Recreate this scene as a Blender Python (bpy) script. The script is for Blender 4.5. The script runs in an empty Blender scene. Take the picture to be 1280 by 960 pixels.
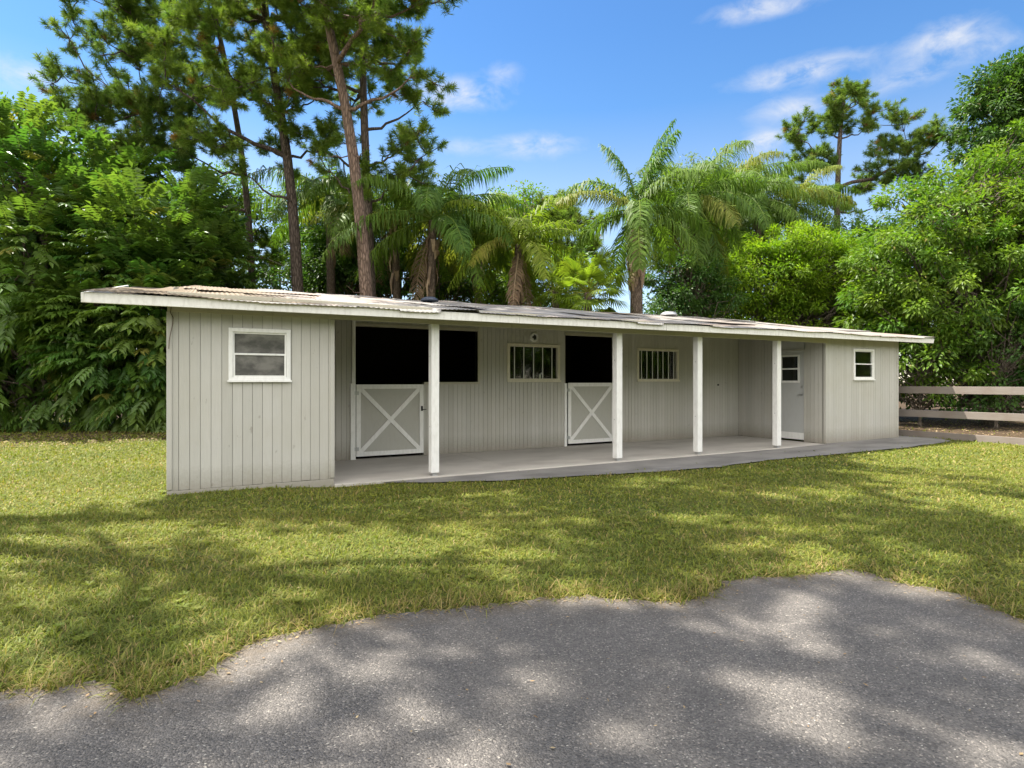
import bpy, math, random
import numpy as np
rng = np.random.default_rng(7); random.seed(7)
S = bpy.context.scene; COL = S.collection
R = math.radians
# ------------------------------------------------------------------ survey of the place
CAMH, FPX, HOR = 1.5, 747.0, 476.0          # eye height, focal length and horizon of the 1280 px photograph
YAW = R(28.7)
FW = np.array([math.sin(YAW), math.cos(YAW)]); RT = np.array([math.cos(YAW), -math.sin(YAW)])
def at(px, py, d):                          # a point surveyed at image px,py and distance d
    p = d*(FW + (px-640)/FPX*RT); return np.array([p[0], p[1], CAMH-(py-HOR)*d/FPX])
def onY(px, py, Y):                         # a point surveyed on a wall plane y = Y
    v = FW + (px-640)/FPX*RT; s = Y/v[1]; return s*v[0], CAMH-(py-HOR)*s/FPX
def ss(a, b, x):
    t = np.clip((x-a)/(b-a), 0, 1); return t*t*(3-2*t)
def gz(x, y):                               # ground height
    return -0.02-0.075*ss(.8, 2.1, x)*(1-.6*ss(10, 16, x)) - .02*ss(4, 0, y)
def onG(px, py):
    z = 0.0
    for _ in range(4):
        d = (CAMH-z)*FPX/(py-HOR); p = at(px, py, d); z = float(gz(p[0], p[1]))
    return p[0], p[1]

# ------------------------------------------------------------------ objects
def link(name, me, mat=None, parent=None):
    o = bpy.data.objects.new(name, me); COL.objects.link(o)
    if mat is not None: me.materials.append(mat)
    if parent is not None: o.parent = parent
    return o
def tag(o, label=None, cat=None, group=None, kind=None):
    if label: o['label'] = label
    if cat: o['category'] = cat
    if group: o['group'] = group
    if kind: o['kind'] = kind
    return o
def empty(name, loc, label, cat, group=None):
    o = bpy.data.objects.new(name, None); COL.objects.link(o); o.location = loc; o.empty_display_size = .2
    return tag(o, label, cat, group)
class MB:
    """collects vertices and faces (world coordinates) of ONE mesh"""
    def __init__(s): s.v = []; s.t = []; s.q = []; s.c = []; s.n = 0
    def add(s, V, T=None, Q=None, tint=None):
        V = np.asarray(V, float).reshape(-1, 3); k = len(V)
        s.v.append(V)
        if T is not None and len(T): s.t.append(np.asarray(T, int)+s.n)
        if Q is not None and len(Q): s.q.append(np.asarray(Q, int)+s.n)
        if tint is None: tint = np.full((k, 3), .5)
        tint = np.broadcast_to(np.asarray(tint, float), (k, 3)); s.c.append(tint); s.n += k
        return s
    def box(s, x0, x1, y0, y1, z0, z1, tint=None):
        V = [(x, y, z) for z in (z0, z1) for y in (y0, y1) for x in (x0, x1)]
        return s.add(V, None, [(0,2,3,1),(4,5,7,6),(0,1,5,4),(2,6,7,3),(0,4,6,2),(1,3,7,5)], tint)
    def bar(s, p, q, w, h, up=(0,0,1), tint=None):      # box along p->q, w wide, h along up
        p = np.array(p, float); q = np.array(q, float); d = q-p; d /= np.linalg.norm(d)
        a = np.cross(d, up); a /= np.linalg.norm(a); b = np.cross(a, d)
        V = [e + a*i*w/2 + b*j*h/2 for e in (p, q) for j in (-1, 1) for i in (-1, 1)]
        return s.add(V, None, [(0,1,3,2),(4,6,7,5),(0,4,5,1),(2,3,7,6),(0,2,6,4),(1,5,7,3)], tint)
    def tube(s, P, r, n=6, tint=None, cap=True):
        P = np.asarray(P, float); m = len(P); r = np.broadcast_to(np.asarray(r, float), (m,))
        D = np.gradient(P, axis=0); D /= np.linalg.norm(D, axis=1)[:, None]+1e-9
        ref = np.array([.31, .95, .05]) if abs(D[:, 2]).mean() > .6 else np.array([0, 0, 1.])
        A = np.cross(D, ref); A /= np.linalg.norm(A, axis=1)[:, None]+1e-9; B = np.cross(D, A)
        th = np.arange(n)*2*math.pi/n
        V = P[:, None]+r[:, None, None]*(np.cos(th)[None, :, None]*A[:, None]+np.sin(th)[None, :, None]*B[:, None])
        i = np.arange(m-1)[:, None]*n; j = np.arange(n)[None]; k = (j+1) % n
        Q = np.stack([i+j, i+k, i+n+k, i+n+j], -1).reshape(-1, 4)
        s.add(V.reshape(-1, 3), None, Q, tint)
        if cap:
            for base, c in ((0, P[0]), ((m-1)*n, P[-1])):
                a = np.concatenate([V.reshape(-1, 3)[base:base+n], [c]])
                s.add(a, [(x, (x+1) % n, n) for x in range(n)], None, tint if tint is None or np.ndim(tint) < 2 else tint[:n+1])
        return s
    def build(s, name, mat, parent=None, smooth=False):
        V = np.concatenate(s.v); C = np.concatenate(s.c)
        T = np.concatenate(s.t) if s.t else np.zeros((0, 3), int); Q = np.concatenate(s.q) if s.q else np.zeros((0, 4), int)
        if parent is not None: V = V-np.array(parent_world(parent))
        me = bpy.data.meshes.new(name)
        me.vertices.add(len(V)); me.vertices.foreach_set('co', V.astype(np.float32).ravel())
        nl = T.size+Q.size; me.loops.add(nl)
        me.loops.foreach_set('vertex_index', np.concatenate([T.ravel(), Q.ravel()]).astype(np.int32))
        me.polygons.add(len(T)+len(Q))
        st = np.concatenate([np.arange(len(T))*3, T.size+np.arange(len(Q))*4]).astype(np.int32)
        me.polygons.foreach_set('loop_start', st)
        me.polygons.foreach_set('use_smooth', np.full(len(T)+len(Q), smooth))
        at_ = me.attributes.new('tint', 'FLOAT_COLOR', 'POINT')
        at_.data.foreach_set('color', np.concatenate([C, np.ones((len(C), 1))], 1).astype(np.float32).ravel())
        me.update(calc_edges=True); me.validate()
        return link(name, me, mat, parent)
def parent_world(o):
    p = np.array(o.location, float)
    return p + parent_world(o.parent) if o.parent else p
def bevel(o, w=.006):
    m = o.modifiers.new('bevel', 'BEVEL'); m.width = w; m.segments = 2; m.limit_method = 'ANGLE'; return o

# ------------------------------------------------------------------ materials
class NT:
    def __init__(s, name):
        s.m = bpy.data.materials.new(name); s.m.use_nodes = True; s.t = s.m.node_tree; s.t.nodes.clear()
        s.out = s.t.nodes.new('ShaderNodeOutputMaterial')
    def n(s, typ, **k):
        o = s.t.nodes.new('ShaderNode'+typ)
        for a, b in k.items():
            if a[:2] == 'i_':
                key = a[2:]; key = int(key) if key.isdigit() else key.replace('_', ' ')
                if isinstance(b, bpy.types.NodeSocket): s.t.links.new(b, o.inputs[key])
                else: o.inputs[key].default_value = b
            else: setattr(o, a, b)
        return o
    def l(s, a, b): s.t.links.new(a, b)
    def noise(s, scale, detail=4, rough=.55, vec=None, dist=0):
        k = s.n('TexNoise', i_Scale=scale, i_Detail=detail, i_Roughness=rough, i_Distortion=dist)
        if vec is not None: s.l(vec, k.inputs['Vector'])
        return k.outputs['Fac']
    def obj(s): return s.n('TexCoord').outputs['Object']
    def geo(s): return s.n('NewGeometry').outputs['Position']
    def scale(s, v, xyz): return s.n('Mapping', i_Vector=v, i_Scale=xyz).outputs[0]
    def ramp(s, f, *stops):
        r = s.n('ValToRGB', i_Fac=f); e = r.color_ramp.elements
        while len(e) < len(stops): e.new(.5)
        for a, (p, c) in zip(e, stops): a.position = p; a.color = (*c, 1) if len(c) == 3 else c
        return r.outputs['Color']
    def mix(s, f, a, b, mode='MIX'):
        m = s.n('Mix', data_type='RGBA', blend_type=mode)
        for i, x in ((0, f), (6, a), (7, b)):
            if isinstance(x, bpy.types.NodeSocket): s.l(x, m.inputs[i])
            else: m.inputs[i].default_value = x if i == 0 else (*x, 1)
        return m.outputs[2]
    def mth(s, op, a, b=0, clamp=False):
        m = s.n('Math', operation=op, use_clamp=clamp)
        for i, x in ((0, a), (1, b)):
            if isinstance(x, bpy.types.NodeSocket): s.l(x, m.inputs[i])
            else: m.inputs[i].default_value = x
        return m.outputs[0]
    def rng(s, v, a, b, c=0, d=1):
        return s.n('MapRange', i_0=v, i_1=a, i_2=b, i_3=c, i_4=d).outputs[0]
    def tint(s):
        a = s.n('Attribute', attribute_name='tint'); x = s.n('SeparateColor', i_0=a.outputs['Color']); return x.outputs
    def bsdf(s, col, rough=.6, bump=None, bs=.3, bd=.01, spec=.5, metal=0.):
        b = s.n('BsdfPrincipled', i_Metallic=metal)
        b.inputs['Specular IOR Level'].default_value = spec
        for k, x in (('Base Color', col), ('Roughness', rough)):
            if isinstance(x, bpy.types.NodeSocket): s.l(x, b.inputs[k])
            else: b.inputs[k].default_value = (*x, 1) if k == 'Base Color' else x
        if bump is not None:
            u = s.n('Bump', i_Height=bump, i_Strength=bs, i_Distance=bd); s.l(u.outputs[0], b.inputs['Normal'])
        return b
    def done(s, sh): s.l(sh.outputs[0] if hasattr(sh, 'outputs') else sh, s.out.inputs[0]); return s.m

def leaf_mat(name, a, b, rough=.42, trans=.35, straw=None, spec=.5):
    k = NT(name); t = k.tint()
    c = k.mix(t[0], a, b)
    c = k.mix(1.0, c, k.ramp(t[1], (0, (.72,.72,.72)), (1, (1.28,1.28,1.2))), 'MULTIPLY')
    if straw: c = k.mix(t[2], c, straw)
    p = k.bsdf(c, rough, spec=spec)
    tc = k.mix(1.0, c, (1.25, 1.35, .6), 'MULTIPLY')
    tr = k.n('BsdfTranslucent', i_Color=tc)
    return k.done(k.n('MixShader', i_0=trans, i_1=p.outputs[0], i_2=tr.outputs[0]))
def bark_mat(name, a, b, sc=6, spec=.2):
    k = NT(name); v = k.scale(k.obj(), (1, 1, .22)); f = k.noise(sc, 6, .65, v, .6); g = k.noise(1.3, 3, .5, k.obj())
    vo = k.n('TexVoronoi', feature='DISTANCE_TO_EDGE', i_Scale=sc*3.2, i_Vector=k.mix(.06, v, k.n('TexNoise', i_Scale=sc*1.5, i_Vector=v).outputs['Color'])).outputs['Distance']
    cr = k.rng(vo, 0, .22)
    c = k.mix(f, a, b); c = k.mix(k.rng(g, .35, .7), c, tuple(x*1.35 for x in a)); c = k.mix(cr, tuple(x*.6 for x in a), c)
    return k.done(k.bsdf(c, .9, k.mth('ADD', k.mth('MULTIPLY', cr, .7), f), .9, .04, spec))

def siding_mat(name, base, dirt):
    k = NT(name); o = k.obj(); t = k.tint()
    grain = k.noise(9, 6, .65, k.scale(o, (6, 6, .35)))
    blot = k.noise(1.1, 4, .6, o); fine = k.noise(26, 4, .7, o)
    c = k.mix(1., base, k.ramp(t[0], (0, (.93,.93,.92)), (1, (1.06,1.06,1.06))), 'MULTIPLY')
    c = k.mix(k.mth('MULTIPLY', k.rng(grain, .42, .75), .22), c, tuple(x*.72 for x in base))
    c = k.mix(k.mth('MULTIPLY', k.rng(blot, .42, .72), .42), c, dirt)
    spots = k.rng(k.noise(14, 3, .5, k.scale(o, (1, 1, .5))), .70, .76)
    c = k.mix(k.mth('MULTIPLY', spots, .35), c, (.16,.13,.10))
    z = k.n('SeparateXYZ', i_0=k.geo()).outputs[2]
    spl = k.mth('MULTIPLY', k.rng(k.mth('ADD', z, k.mth('MULTIPLY', fine, -.25)), .22, -.14), .6)
    c = k.mix(spl, c, (.20,.17,.12))                       # mud splashed up from the ground
    return k.done(k.bsdf(c, .62, k.mth('ADD', grain, k.mth('MULTIPLY', fine, .5)), .25, .006, .35))
def paint_mat(name, base, wear=.3, dirt=(.32,.29,.23), rough=.5):
    k = NT(name); o = k.obj()
    g = k.noise(7, 5, .6, k.scale(o, (3, 3, 1))); f = k.noise(38, 4, .7, o); b = k.noise(1.7, 4, .6, o)
    c = k.mix(k.mth('MULTIPLY', k.rng(g, .45, .8), wear), base, dirt)
    c = k.mix(k.mth('MULTIPLY', k.rng(f, .68, .74), wear*1.2), c, (.24,.20,.15))
    c = k.mix(k.mth('MULTIPLY', k.rng(b, .5, .75), wear*.5), c, tuple(x*.8 for x in base))
    return k.done(k.bsdf(c, rough, f, .15, .004, .4))
def plain(name, c, rough=.5, metal=0., spec=.5):
    k = NT(name); f = k.noise(20, 3, .6, k.obj())
    return k.done(k.bsdf(k.mix(f, tuple(x*.85 for x in c), tuple(min(1, x*1.12) for x in c)), rough, metal=metal, spec=spec))

M = {}
M['siding'] = siding_mat('siding_paint', (.485,.47,.43), (.41,.385,.315))
M['trimtan'] = paint_mat('tan_trim_paint', (.46,.43,.335), .3)
M['white'] = paint_mat('white_paint', (.82,.81,.78), .26)
M['fascia'] = paint_mat('fascia_paint', (.78,.76,.71), .4)
M['doorpanel'] = paint_mat('door_panel_paint', (.45,.44,.395), .22)
M['doorgrey'] = paint_mat('grey_door_paint', (.48,.485,.475), .18)
M['cream'] = paint_mat('cream_paint', (.72,.67,.54), .3)
M['groove'] = plain('groove_wood', (.24,.23,.20), .9, spec=.1)
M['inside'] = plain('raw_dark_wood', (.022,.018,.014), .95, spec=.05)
M['steel'] = plain('dull_steel', (.5,.5,.5), .4, .8)
M['dark'] = plain('black_plastic', (.015,.015,.017), .5)
M['cablem'] = plain('brown_cable', (.10,.06,.04), .6)
M['ventwhite'] = paint_mat('vent_white', (.74,.73,.70), .25)
k = NT('window_glass')
g = k.n('BsdfPrincipled', i_Roughness=.03, i_IOR=1.5); g.inputs['Base Color'].default_value = (.9,.93,.92,1); g.inputs['Transmission Weight'].default_value = 1.
M['glass'] = k.done(g)
k = NT('screen_glass_painted_reflection'); f = k.rng(k.noise(3.2, 5, .6, k.scale(k.obj(), (1, 1, 1.6))), .38, .62)
p = k.bsdf(k.mix(f, (.085,.082,.078), (.20,.19,.175)), .10, spec=.6)  # screen grey, with blotches painted in to stand for reflections
M['screen'] = k.done(p)

def roof_mat():
    k = NT('weathered_roof_sheet'); g = k.geo(); xyz = k.n('SeparateXYZ', i_0=g).outputs
    st = k.noise(1.0, 6, .65, k.scale(g, (1.1, .45, 1))); st2 = k.noise(3.2, 5, .7, k.scale(g, (3.0, .3, 1))); f = k.noise(30, 4, .7, g)
    c = k.mix(k.rng(st, .38, .62), (.265,.245,.222), (.165,.15,.136))
    c = k.mix(k.mth('MULTIPLY', k.rng(st2, .52, .66), .8), c, (.17,.165,.16))
    c = k.mix(k.mth('MULTIPLY', k.rng(k.noise(.8, 5, .6, k.scale(g, (.5, 1.4, 1))), .52, .62), .6), c, (.26,.18,.13))
    e = k.mth('ADD', xyz[0], k.mth('MULTIPLY', k.noise(1.6, 5, .65, g), 2.6))
    old = k.rng(e, 3.1, 2.5)
    c = k.mix(old, c, k.mix(f, (.11,.078,.045), (.20,.15,.095)))
    return k.done(k.bsdf(c, .6, f, .2, .004, .4))
M['roof'] = roof_mat()

def asphalt_mat():
    k = NT('worn_asphalt'); g = k.geo()
    big = k.noise(.55, 5, .6, g); mid = k.noise(6, 5, .65, g); fine = k.noise(150, 3, .7, g)
    vo = k.n('TexVoronoi', i_Scale=115, i_Vector=g, i_Randomness=1.); col = k.n('SeparateColor', i_0=vo.outputs['Color']).outputs
    vo2 = k.n('TexVoronoi', i_Scale=42, i_Vector=k.scale(g, (1, 1.9, 1)), i_Randomness=1.); col2 = k.n('SeparateColor', i_0=vo2.outputs['Color']).outputs
    c = k.mix(big, (.106,.096,.087), (.164,.149,.134))
    c = k.mix(k.mth('MULTIPLY', k.rng(mid, .4, .7), .45), c, (.082,.075,.068))
    c = k.mix(1., c, k.ramp(col[0], (0, (.60,.60,.60)), (.6, (1.0,1.0,1.0)), (.9, (1.15,1.15,1.14)), (1, (2.0,1.95,1.85))), 'MULTIPLY')
    chip = k.mth('MULTIPLY', k.rng(col2[0], .925, .93), k.rng(vo2.outputs['Distance'], .30, .22))
    c = k.mix(k.mth('MULTIPLY', chip, .85), c, (.42,.39,.33))
    pit = k.mth('MULTIPLY', k.rng(col2[1], .9, .91), k.rng(vo2.outputs['Distance'], .34, .2))
    c = k.mix(k.mth('MULTIPLY', pit, .7), c, (.035,.034,.033))
    t = k.tint(); e = k.mth('MULTIPLY', t[0], k.rng(k.noise(11, 5, .7, g), .3, .62))
    c = k.mix(e, c, k.mix(fine, (.055,.040,.026), (.17,.13,.085)))
    h = k.mth('ADD', k.mth('MULTIPLY', vo.outputs['Distance'], -1.1), k.mth('ADD', k.mth('MULTIPLY', fine, .5), k.mth('MULTIPLY', pit, -1.2)))
    return k.done(k.bsdf(c, .82, h, .75, .008, .35))
M['asphalt'] = asphalt_mat()
def apron_mat(name, a, b, stain, crack=True):
    k = NT(name); g = k.geo(); f = k.noise(1.4, 6, .65, g); h = k.noise(45, 4, .7, g); s = k.noise(.6, 4, .6, k.scale(g, (1, 2.2, 1)))
    c = k.mix(f, a, b); c = k.mix(k.mth('MULTIPLY', k.rng(s, .45, .65), .6), c, stain)
    c = k.mix(k.mth('MULTIPLY', k.rng(h, .62, .75), .35), c, tuple(x*.5 for x in a))
    return k.done(k.bsdf(c, .85, h, .3, .004, .3))
M['slab'] = apron_mat('porch_concrete', (.40,.37,.325), (.50,.465,.41), (.30,.275,.24))
M['apron'] = apron_mat('old_path_surface', (.12,.113,.104), (.27,.255,.235), (.075,.071,.067))
def soil_mat():
    k = NT('lawn_soil'); g = k.geo(); xyz = k.n('SeparateXYZ', i_0=g).outputs
    f = k.noise(.5, 5, .6, g); m = k.noise(9, 5, .7, g); h = k.noise(70, 4, .75, g)
    c = k.mix(k.rng(f, .35, .65), (.070,.095,.020), (.125,.135,.030))
    c = k.mix(k.mth('MULTIPLY', k.rng(m, .45, .7), .6), c, (.10,.075,.038))
    c = k.mix(k.mth('MULTIPLY', k.rng(h, .5, .72), .5), c, (.045,.035,.018))
    wx = k.mth('ADD', xyz[0], k.mth('MULTIPLY', k.noise(.7, 4, .6, g), 1.5)); wy = k.mth('ADD', xyz[1], k.mth('MULTIPLY', k.noise(.6, 4, .6, g), 2.))
    dirt = k.mth('MAXIMUM', k.rng(wx, 18.3, 18.6), k.rng(wy, 18.2, 19.2))
    c = k.mix(dirt, c, k.mix(m, (.035,.024,.015), (.095,.066,.040)))
    return k.done(k.bsdf(c, .95, k.mth('ADD', m, h), .6, .03, .1))
M['soil'] = soil_mat()
M['grass'] = leaf_mat('grass_blades', (.086,.141,.018), (.210,.212,.031), .55, .34, (.33,.235,.10), .2)
M['litter'] = leaf_mat('dry_litter', (.22,.13,.06), (.34,.26,.15), .8, .1)
M['fencewood'] = bark_mat('grey_fence_wood', (.20,.155,.135), (.32,.265,.235), 5)
k = NT('weathered_rail'); o = k.obj(); gr = k.noise(6, 6, .7, k.scale(o, (9, .5, 12))); bl = k.noise(1.6, 4, .6, o)
c = k.mix(gr, (.15,.125,.107), (.285,.25,.222)); c = k.mix(k.mth('MULTIPLY', k.rng(bl, .45, .7), .5), c, (.17,.125,.10))
M['rail'] = k.done(k.bsdf(c, .85, gr, .5, .006, .25))
M['pinebark'] = bark_mat('pine_bark', (.17,.115,.088), (.29,.205,.16), 5)
M['pinebarkdark'] = bark_mat('dark_pine_bark', (.10,.075,.062), (.185,.14,.115), 5)
M['bark'] = bark_mat('grey_bark', (.13,.105,.08), (.24,.20,.155), 7)
M['palmbark'] = bark_mat('palm_bark', (.16,.115,.085), (.27,.21,.165), 9)
M['skirt'] = leaf_mat('dead_palm_boots', (.20,.125,.08), (.36,.26,.18), .8, .1)
M['needle'] = leaf_mat('pine_needles', (.110,.190,.034), (.230,.285,.055), .6, .46, (.28,.15,.05), .12)
M['needledark'] = leaf_mat('dark_pine_needles', (.085,.158,.032), (.170,.225,.046), .6, .44, (.24,.13,.05), .12)
M['pinnate'] = leaf_mat('glossy_pinnate_leaves', (.060,.142,.024), (.150,.210,.036), .40, .40, (.30,.26,.06), .32)
M['bright'] = leaf_mat('bright_green_leaves', (.125,.230,.014), (.225,.310,.022), .5, .48, (.28,.27,.06), .25)
M['midleaf'] = leaf_mat('mid_green_leaves', (.075,.165,.018), (.165,.235,.026), .45, .45, (.27,.22,.06), .28)
M['darkleaf'] = leaf_mat('dark_green_leaves', (.036,.092,.018), (.085,.150,.026), .45, .38, (.2,.15,.06), .28)
M['paleleaf'] = leaf_mat('pale_fine_leaves', (.10,.16,.045), (.19,.23,.085), .55, .4, None, .25)
M['frond'] = leaf_mat('palm_leaflets', (.055,.135,.020), (.120,.200,.028), .5, .42, (.26,.24,.05), .18)
M['frondyel'] = leaf_mat('yellow_green_palm_leaflets', (.100,.190,.018), (.200,.260,.026), .5, .45, (.36,.30,.07), .18)

# ------------------------------------------------------------------ the stable
YF, YB, YR = 9.17, 11.8, 15.0               # front of the two rooms, front of the stalls, rear wall
XL, XLR, XRR, XR = -.20, 1.96, 13.80, 16.92
SL = -.05                                   # top of the porch floor
stable = empty('stable', ((XL+XR)/2, 12, -.05), 'long low grey board-sided horse stable with white posts and a rusty sheet roof', 'stable')
def cells(u0, u1, z0, z1, holes):
    us = sorted({u0, u1, *[h[0] for h in holes], *[h[1] for h in holes]}); out = []
    us = [u for u in us if u0-1e-6 <= u <= u1+1e-6]
    for a, b in zip(us, us[1:]):
        m = (a+b)/2; segs = [(z0, z1)]
        for h in holes:
            if h[0] < m < h[1]:
                ns = []
                for p, q in segs:
                    if h[2] > p: ns.append((p, min(q, h[2])))
                    if h[3] < q: ns.append((max(p, h[3]), q))
                segs = [s_ for s_ in ns if s_[1]-s_[0] > 1e-4]
        out += [(a, b, p, q) for p, q in segs]
    return out
def sided_wall(name, axis, face, sgn, u0, u1, z0, z1, holes=(), pitch=.13, ztop=None, gap=.0055, thick=.09):
    """grooved boards over a backing; outer face lies at `face`, wall body behind it (sgn = outward direction)"""
    b = MB(); back = face-sgn*.011; inn = face-sgn*thick
    def bx(a, c, f0, f1, p, q, tint):
        lo, hi = min(f0, f1), max(f0, f1)
        if axis == 'x': b.box(a, c, lo, hi, p, q, tint)
        else: b.box(lo, hi, a, c, p, q, tint)
    u = u0
    while u < u1-.02:
        w = pitch*random.uniform(.97, 1.03); e = min(u1, u+w-gap) if u+w < u1-.03 else u1
        t = (random.random(), .5, .5)
        for a, c, p, q in cells(u, e, z0, z1, holes):
            if ztop and q == z1: q = min(q, ztop(a), ztop(c))
            bx(a, c, face+sgn*random.uniform(-.0012, .0012), back, p+random.uniform(0, .006), q, t)
        u = e+gap
    o = b.build(name, M['siding'], stable)
    b = MB()
    for a, c, p, q in cells(u0, u1, z0+.004, z1-.004, holes):
        m = max(1, int((c-a)/.4)) if ztop else 1
        for e in range(m):
            a2, c2 = a+(c-a)*e/m, a+(c-a)*(e+1)/m
            bx(a2, c2, back-sgn*.002, inn, p, min(q, ztop(a2), ztop(c2)) if ztop else q, None)
    b.build('wall_backing', M['groove'], o)
    return o
def rect(px0, py0, px1, py1, Y):
    x0, za = onY(px0, py0, Y); x1, zb = onY(px1, py1, Y)
    zt = onY((px0+px1)/2, py0, Y)[1]; z_b = onY((px0+px1)/2, py1, Y)[1]
    return x0, x1, z_b, zt
EZ = lambda x: 2.445+.0042*(x+1)            # underside of the fascia along the building
SLOPE = .163
RZ = lambda x, y: EZ(x)+.135+SLOPE*(y-8.8)  # underside of the roof sheets
wl = rect(285.5, 411, 363, 476.5, YF); wr = rect(1066.5, 436.3, 1092, 474.8, YF)
ins = lambda r, d: (r[0]+d, r[1]-d, r[2]+d, r[3]-d)
WT = 2.62
sided_wall('front_wall', 'x', YF, -1, XL, XLR, .03, WT, [ins(wl, .03)], .131)
sided_wall('front_wall', 'x', YF, -1, XRR, XR, -.06, WT+.05, [ins(wr, .03)], .105)
for nm, f, sg in (('side_wall', XL, -1), ('side_wall', XR, 1)):
    sided_wall(nm, 'y', f, sg, YF+.095, YR-.1, -.03, 3.55, [], .13, ztop=lambda y, f=f: RZ(f, y)-.03)
sided_wall('side_wall', 'y', XLR, 1, YF+.095, YB-.005, SL, 2.95, [], .12, ztop=lambda y: RZ(2, y)-.02)
# side wall with the entrance door: faces the porch (-X)
def onX(px, py, X):
    v = FW+(px-640)/FPX*RT; s = X/v[0]; return s*v[1], CAMH-(py-HOR)*s/FPX
dy0 = onX(1006.5, 500, XRR)[0]; dy1 = dy0+.86
dz0, dz1 = SL+.02, 2.27
sided_wall('side_wall', 'y', XRR, -1, YF+.095, YB-.005, SL, 3.0, [(dy0, dy1, SL-.1, dz1+.25)], .105, ztop=lambda y: RZ(13.8, y)-.02)
# stall front with openings
o1 = (onY(444.3, 480, YB)[0], onY(597, 480, YB)[0]); d1 = (o1[0], onY(529, 480, YB)[0])
o2 = (onY(706.5, 480, YB)[0], onY(768.5, 480, YB)[0]); d2 = (onY(709.5, 480, YB)[0], onY(767.5, 480, YB)[0])
zh = onY(560, 477.5, YB)[1]; zd1 = onY(487, 480.5, YB)[1]; zd2 = onY(738, 478.5, YB)[1]
OT = 2.62
b1 = rect(633.5, 430, 699.6, 477, YB); b2 = rect(796, 436, 848, 476.5, YB)
holes = [(d1[0], d1[1]+.012, SL-.1, OT), (d1[1]+.012, o1[1], zh, OT), (o2[0], o2[1], SL-.1, OT), ins(b1, .05), ins(b2, .05)]
sided_wall('stall_wall', 'x', YB, -1, XLR, XRR, SL, 2.98, holes, .102)
# hidden rear wall and partitions keep the inside dark
b = MB(); b.box(XL, XR, YR-.08, YR, -.05, 3.5); b.build('rear_wall', M['trimtan'], stable)
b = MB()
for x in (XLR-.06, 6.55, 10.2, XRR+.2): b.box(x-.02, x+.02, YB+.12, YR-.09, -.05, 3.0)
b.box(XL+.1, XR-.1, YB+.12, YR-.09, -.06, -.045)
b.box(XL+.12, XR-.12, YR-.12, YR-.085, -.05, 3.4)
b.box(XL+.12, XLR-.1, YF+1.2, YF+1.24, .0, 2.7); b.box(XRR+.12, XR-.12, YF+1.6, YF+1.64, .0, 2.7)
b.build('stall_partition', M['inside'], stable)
# porch floor
b = MB()
for x0, x1 in ((XLR+.005, 5.1), (5.106, 9.4), (9.406, XRR-.004)):
    b.box(x0, x1, YF-.07, YB+.1, -.2, SL)
bevel(b.build('porch_floor', M['slab'], stable), .012)
# posts
for px, lab in ((544.3, None), (774.6, None), (875.2, None), (974.2, None)):
    x = onY(px, 500, YF-.03)[0]; w = .068
    b = MB(); b.box(x-w, x+w, YF-.03, YF-.03+2*w, SL+.05, 2.425)
    po = bevel(b.build('porch_post', M['white'], stable), .007)
    b = MB(); b.box(x-.04, x+.04, YF-.005, YF+.075, SL, SL+.05); b.box(x-.052, x+.052, YF-.02, YF+.09, SL, SL+.008)
    b.build('post_anchor', M['steel'], po)
    for z in (.75, 1.9):
        b = MB(); b.tube([(x-w-.004, YF+.04, z), (x-w+.01, YF+.04, z)], .012, 6); b.build('bolt', M['steel'], po)
# beam and frieze
b = MB()
for x0, x1 in ((XL-.004, 1.1), (1.104, 5.0), (5.004, 9.6), (9.604, XRR+.02)):
    b.box(x0, x1, YF-.028, YF+.02, 2.425, 2.69)
bevel(b.build('beam', M['trimtan'], stable), .004)
b = MB(); b.box(XL-.01, XLR+.004, YF-.010, YF+.0, -.14, .028)
bevel(b.build('skirting_board', M['siding'], stable), .004)
for x0, x1, z0, z1 in ((XLR-.05, XLR+.014, .045, 2.42), (XRR-.016, XRR+.05, -.03, 2.6), (XR-.05, XR+.014, -.03, 2.6), (XL-.014, XL+.05, .045, 2.42)):
    b = MB(); b.box(x0, x1, YF-.016, YF+.05, z0, z1); bevel(b.build('corner_board', M['siding'], stable), .004)
# roof, fascia, soffit
XA, XB = -1.06, 17.92
xs = np.arange(XA-.02, XB+.021, .0135); ys = np.concatenate([[8.735, 8.75, 8.79], np.linspace(8.9, 15.5, 26)])
XX, YY = np.meshgrid(xs, ys)
sheet = np.floor((XX+1.1)/.66).astype(int); rs = rng.normal(0, 1, (3, 60))
row = (YY > 11.15).astype(float)+(YY > 13.5)
ZZ = RZ(XX, YY)+.011+.0042*np.sin(XX*2*math.pi/.076)+.008*rs[0][sheet]+.014*row*0
ZZ += .010*rs[1][sheet]*np.sin(YY*1.3+rs[2][sheet]*3)+.014*np.sin(XX*.9)*np.sin(YY*.5+1)+.012*np.sin(XX*2.7+YY)
ZZ += np.where(YY < 9.0, .006*rs[2][sheet]*(9-YY)/.2, 0)
ZZ -= .06*ss(.2, -1.06, XX)*ss(9.2, 15, YY)          # the old end sheets sag
XX2 = XX + np.where(XX < .6, (YY-8.8)*.115*ss(.6, -1.0, XX), 0)
nY, nX = XX.shape; V = np.stack([XX2, YY, ZZ], -1).reshape(-1, 3)
i = np.arange(nY-1)[:, None]*nX; j = np.arange(nX-1)[None]
Q = np.stack([i+j, i+j+1, i+nX+j+1, i+nX+j], -1).reshape(-1, 4)
mb = MB().add(V, None, Q)
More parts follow.
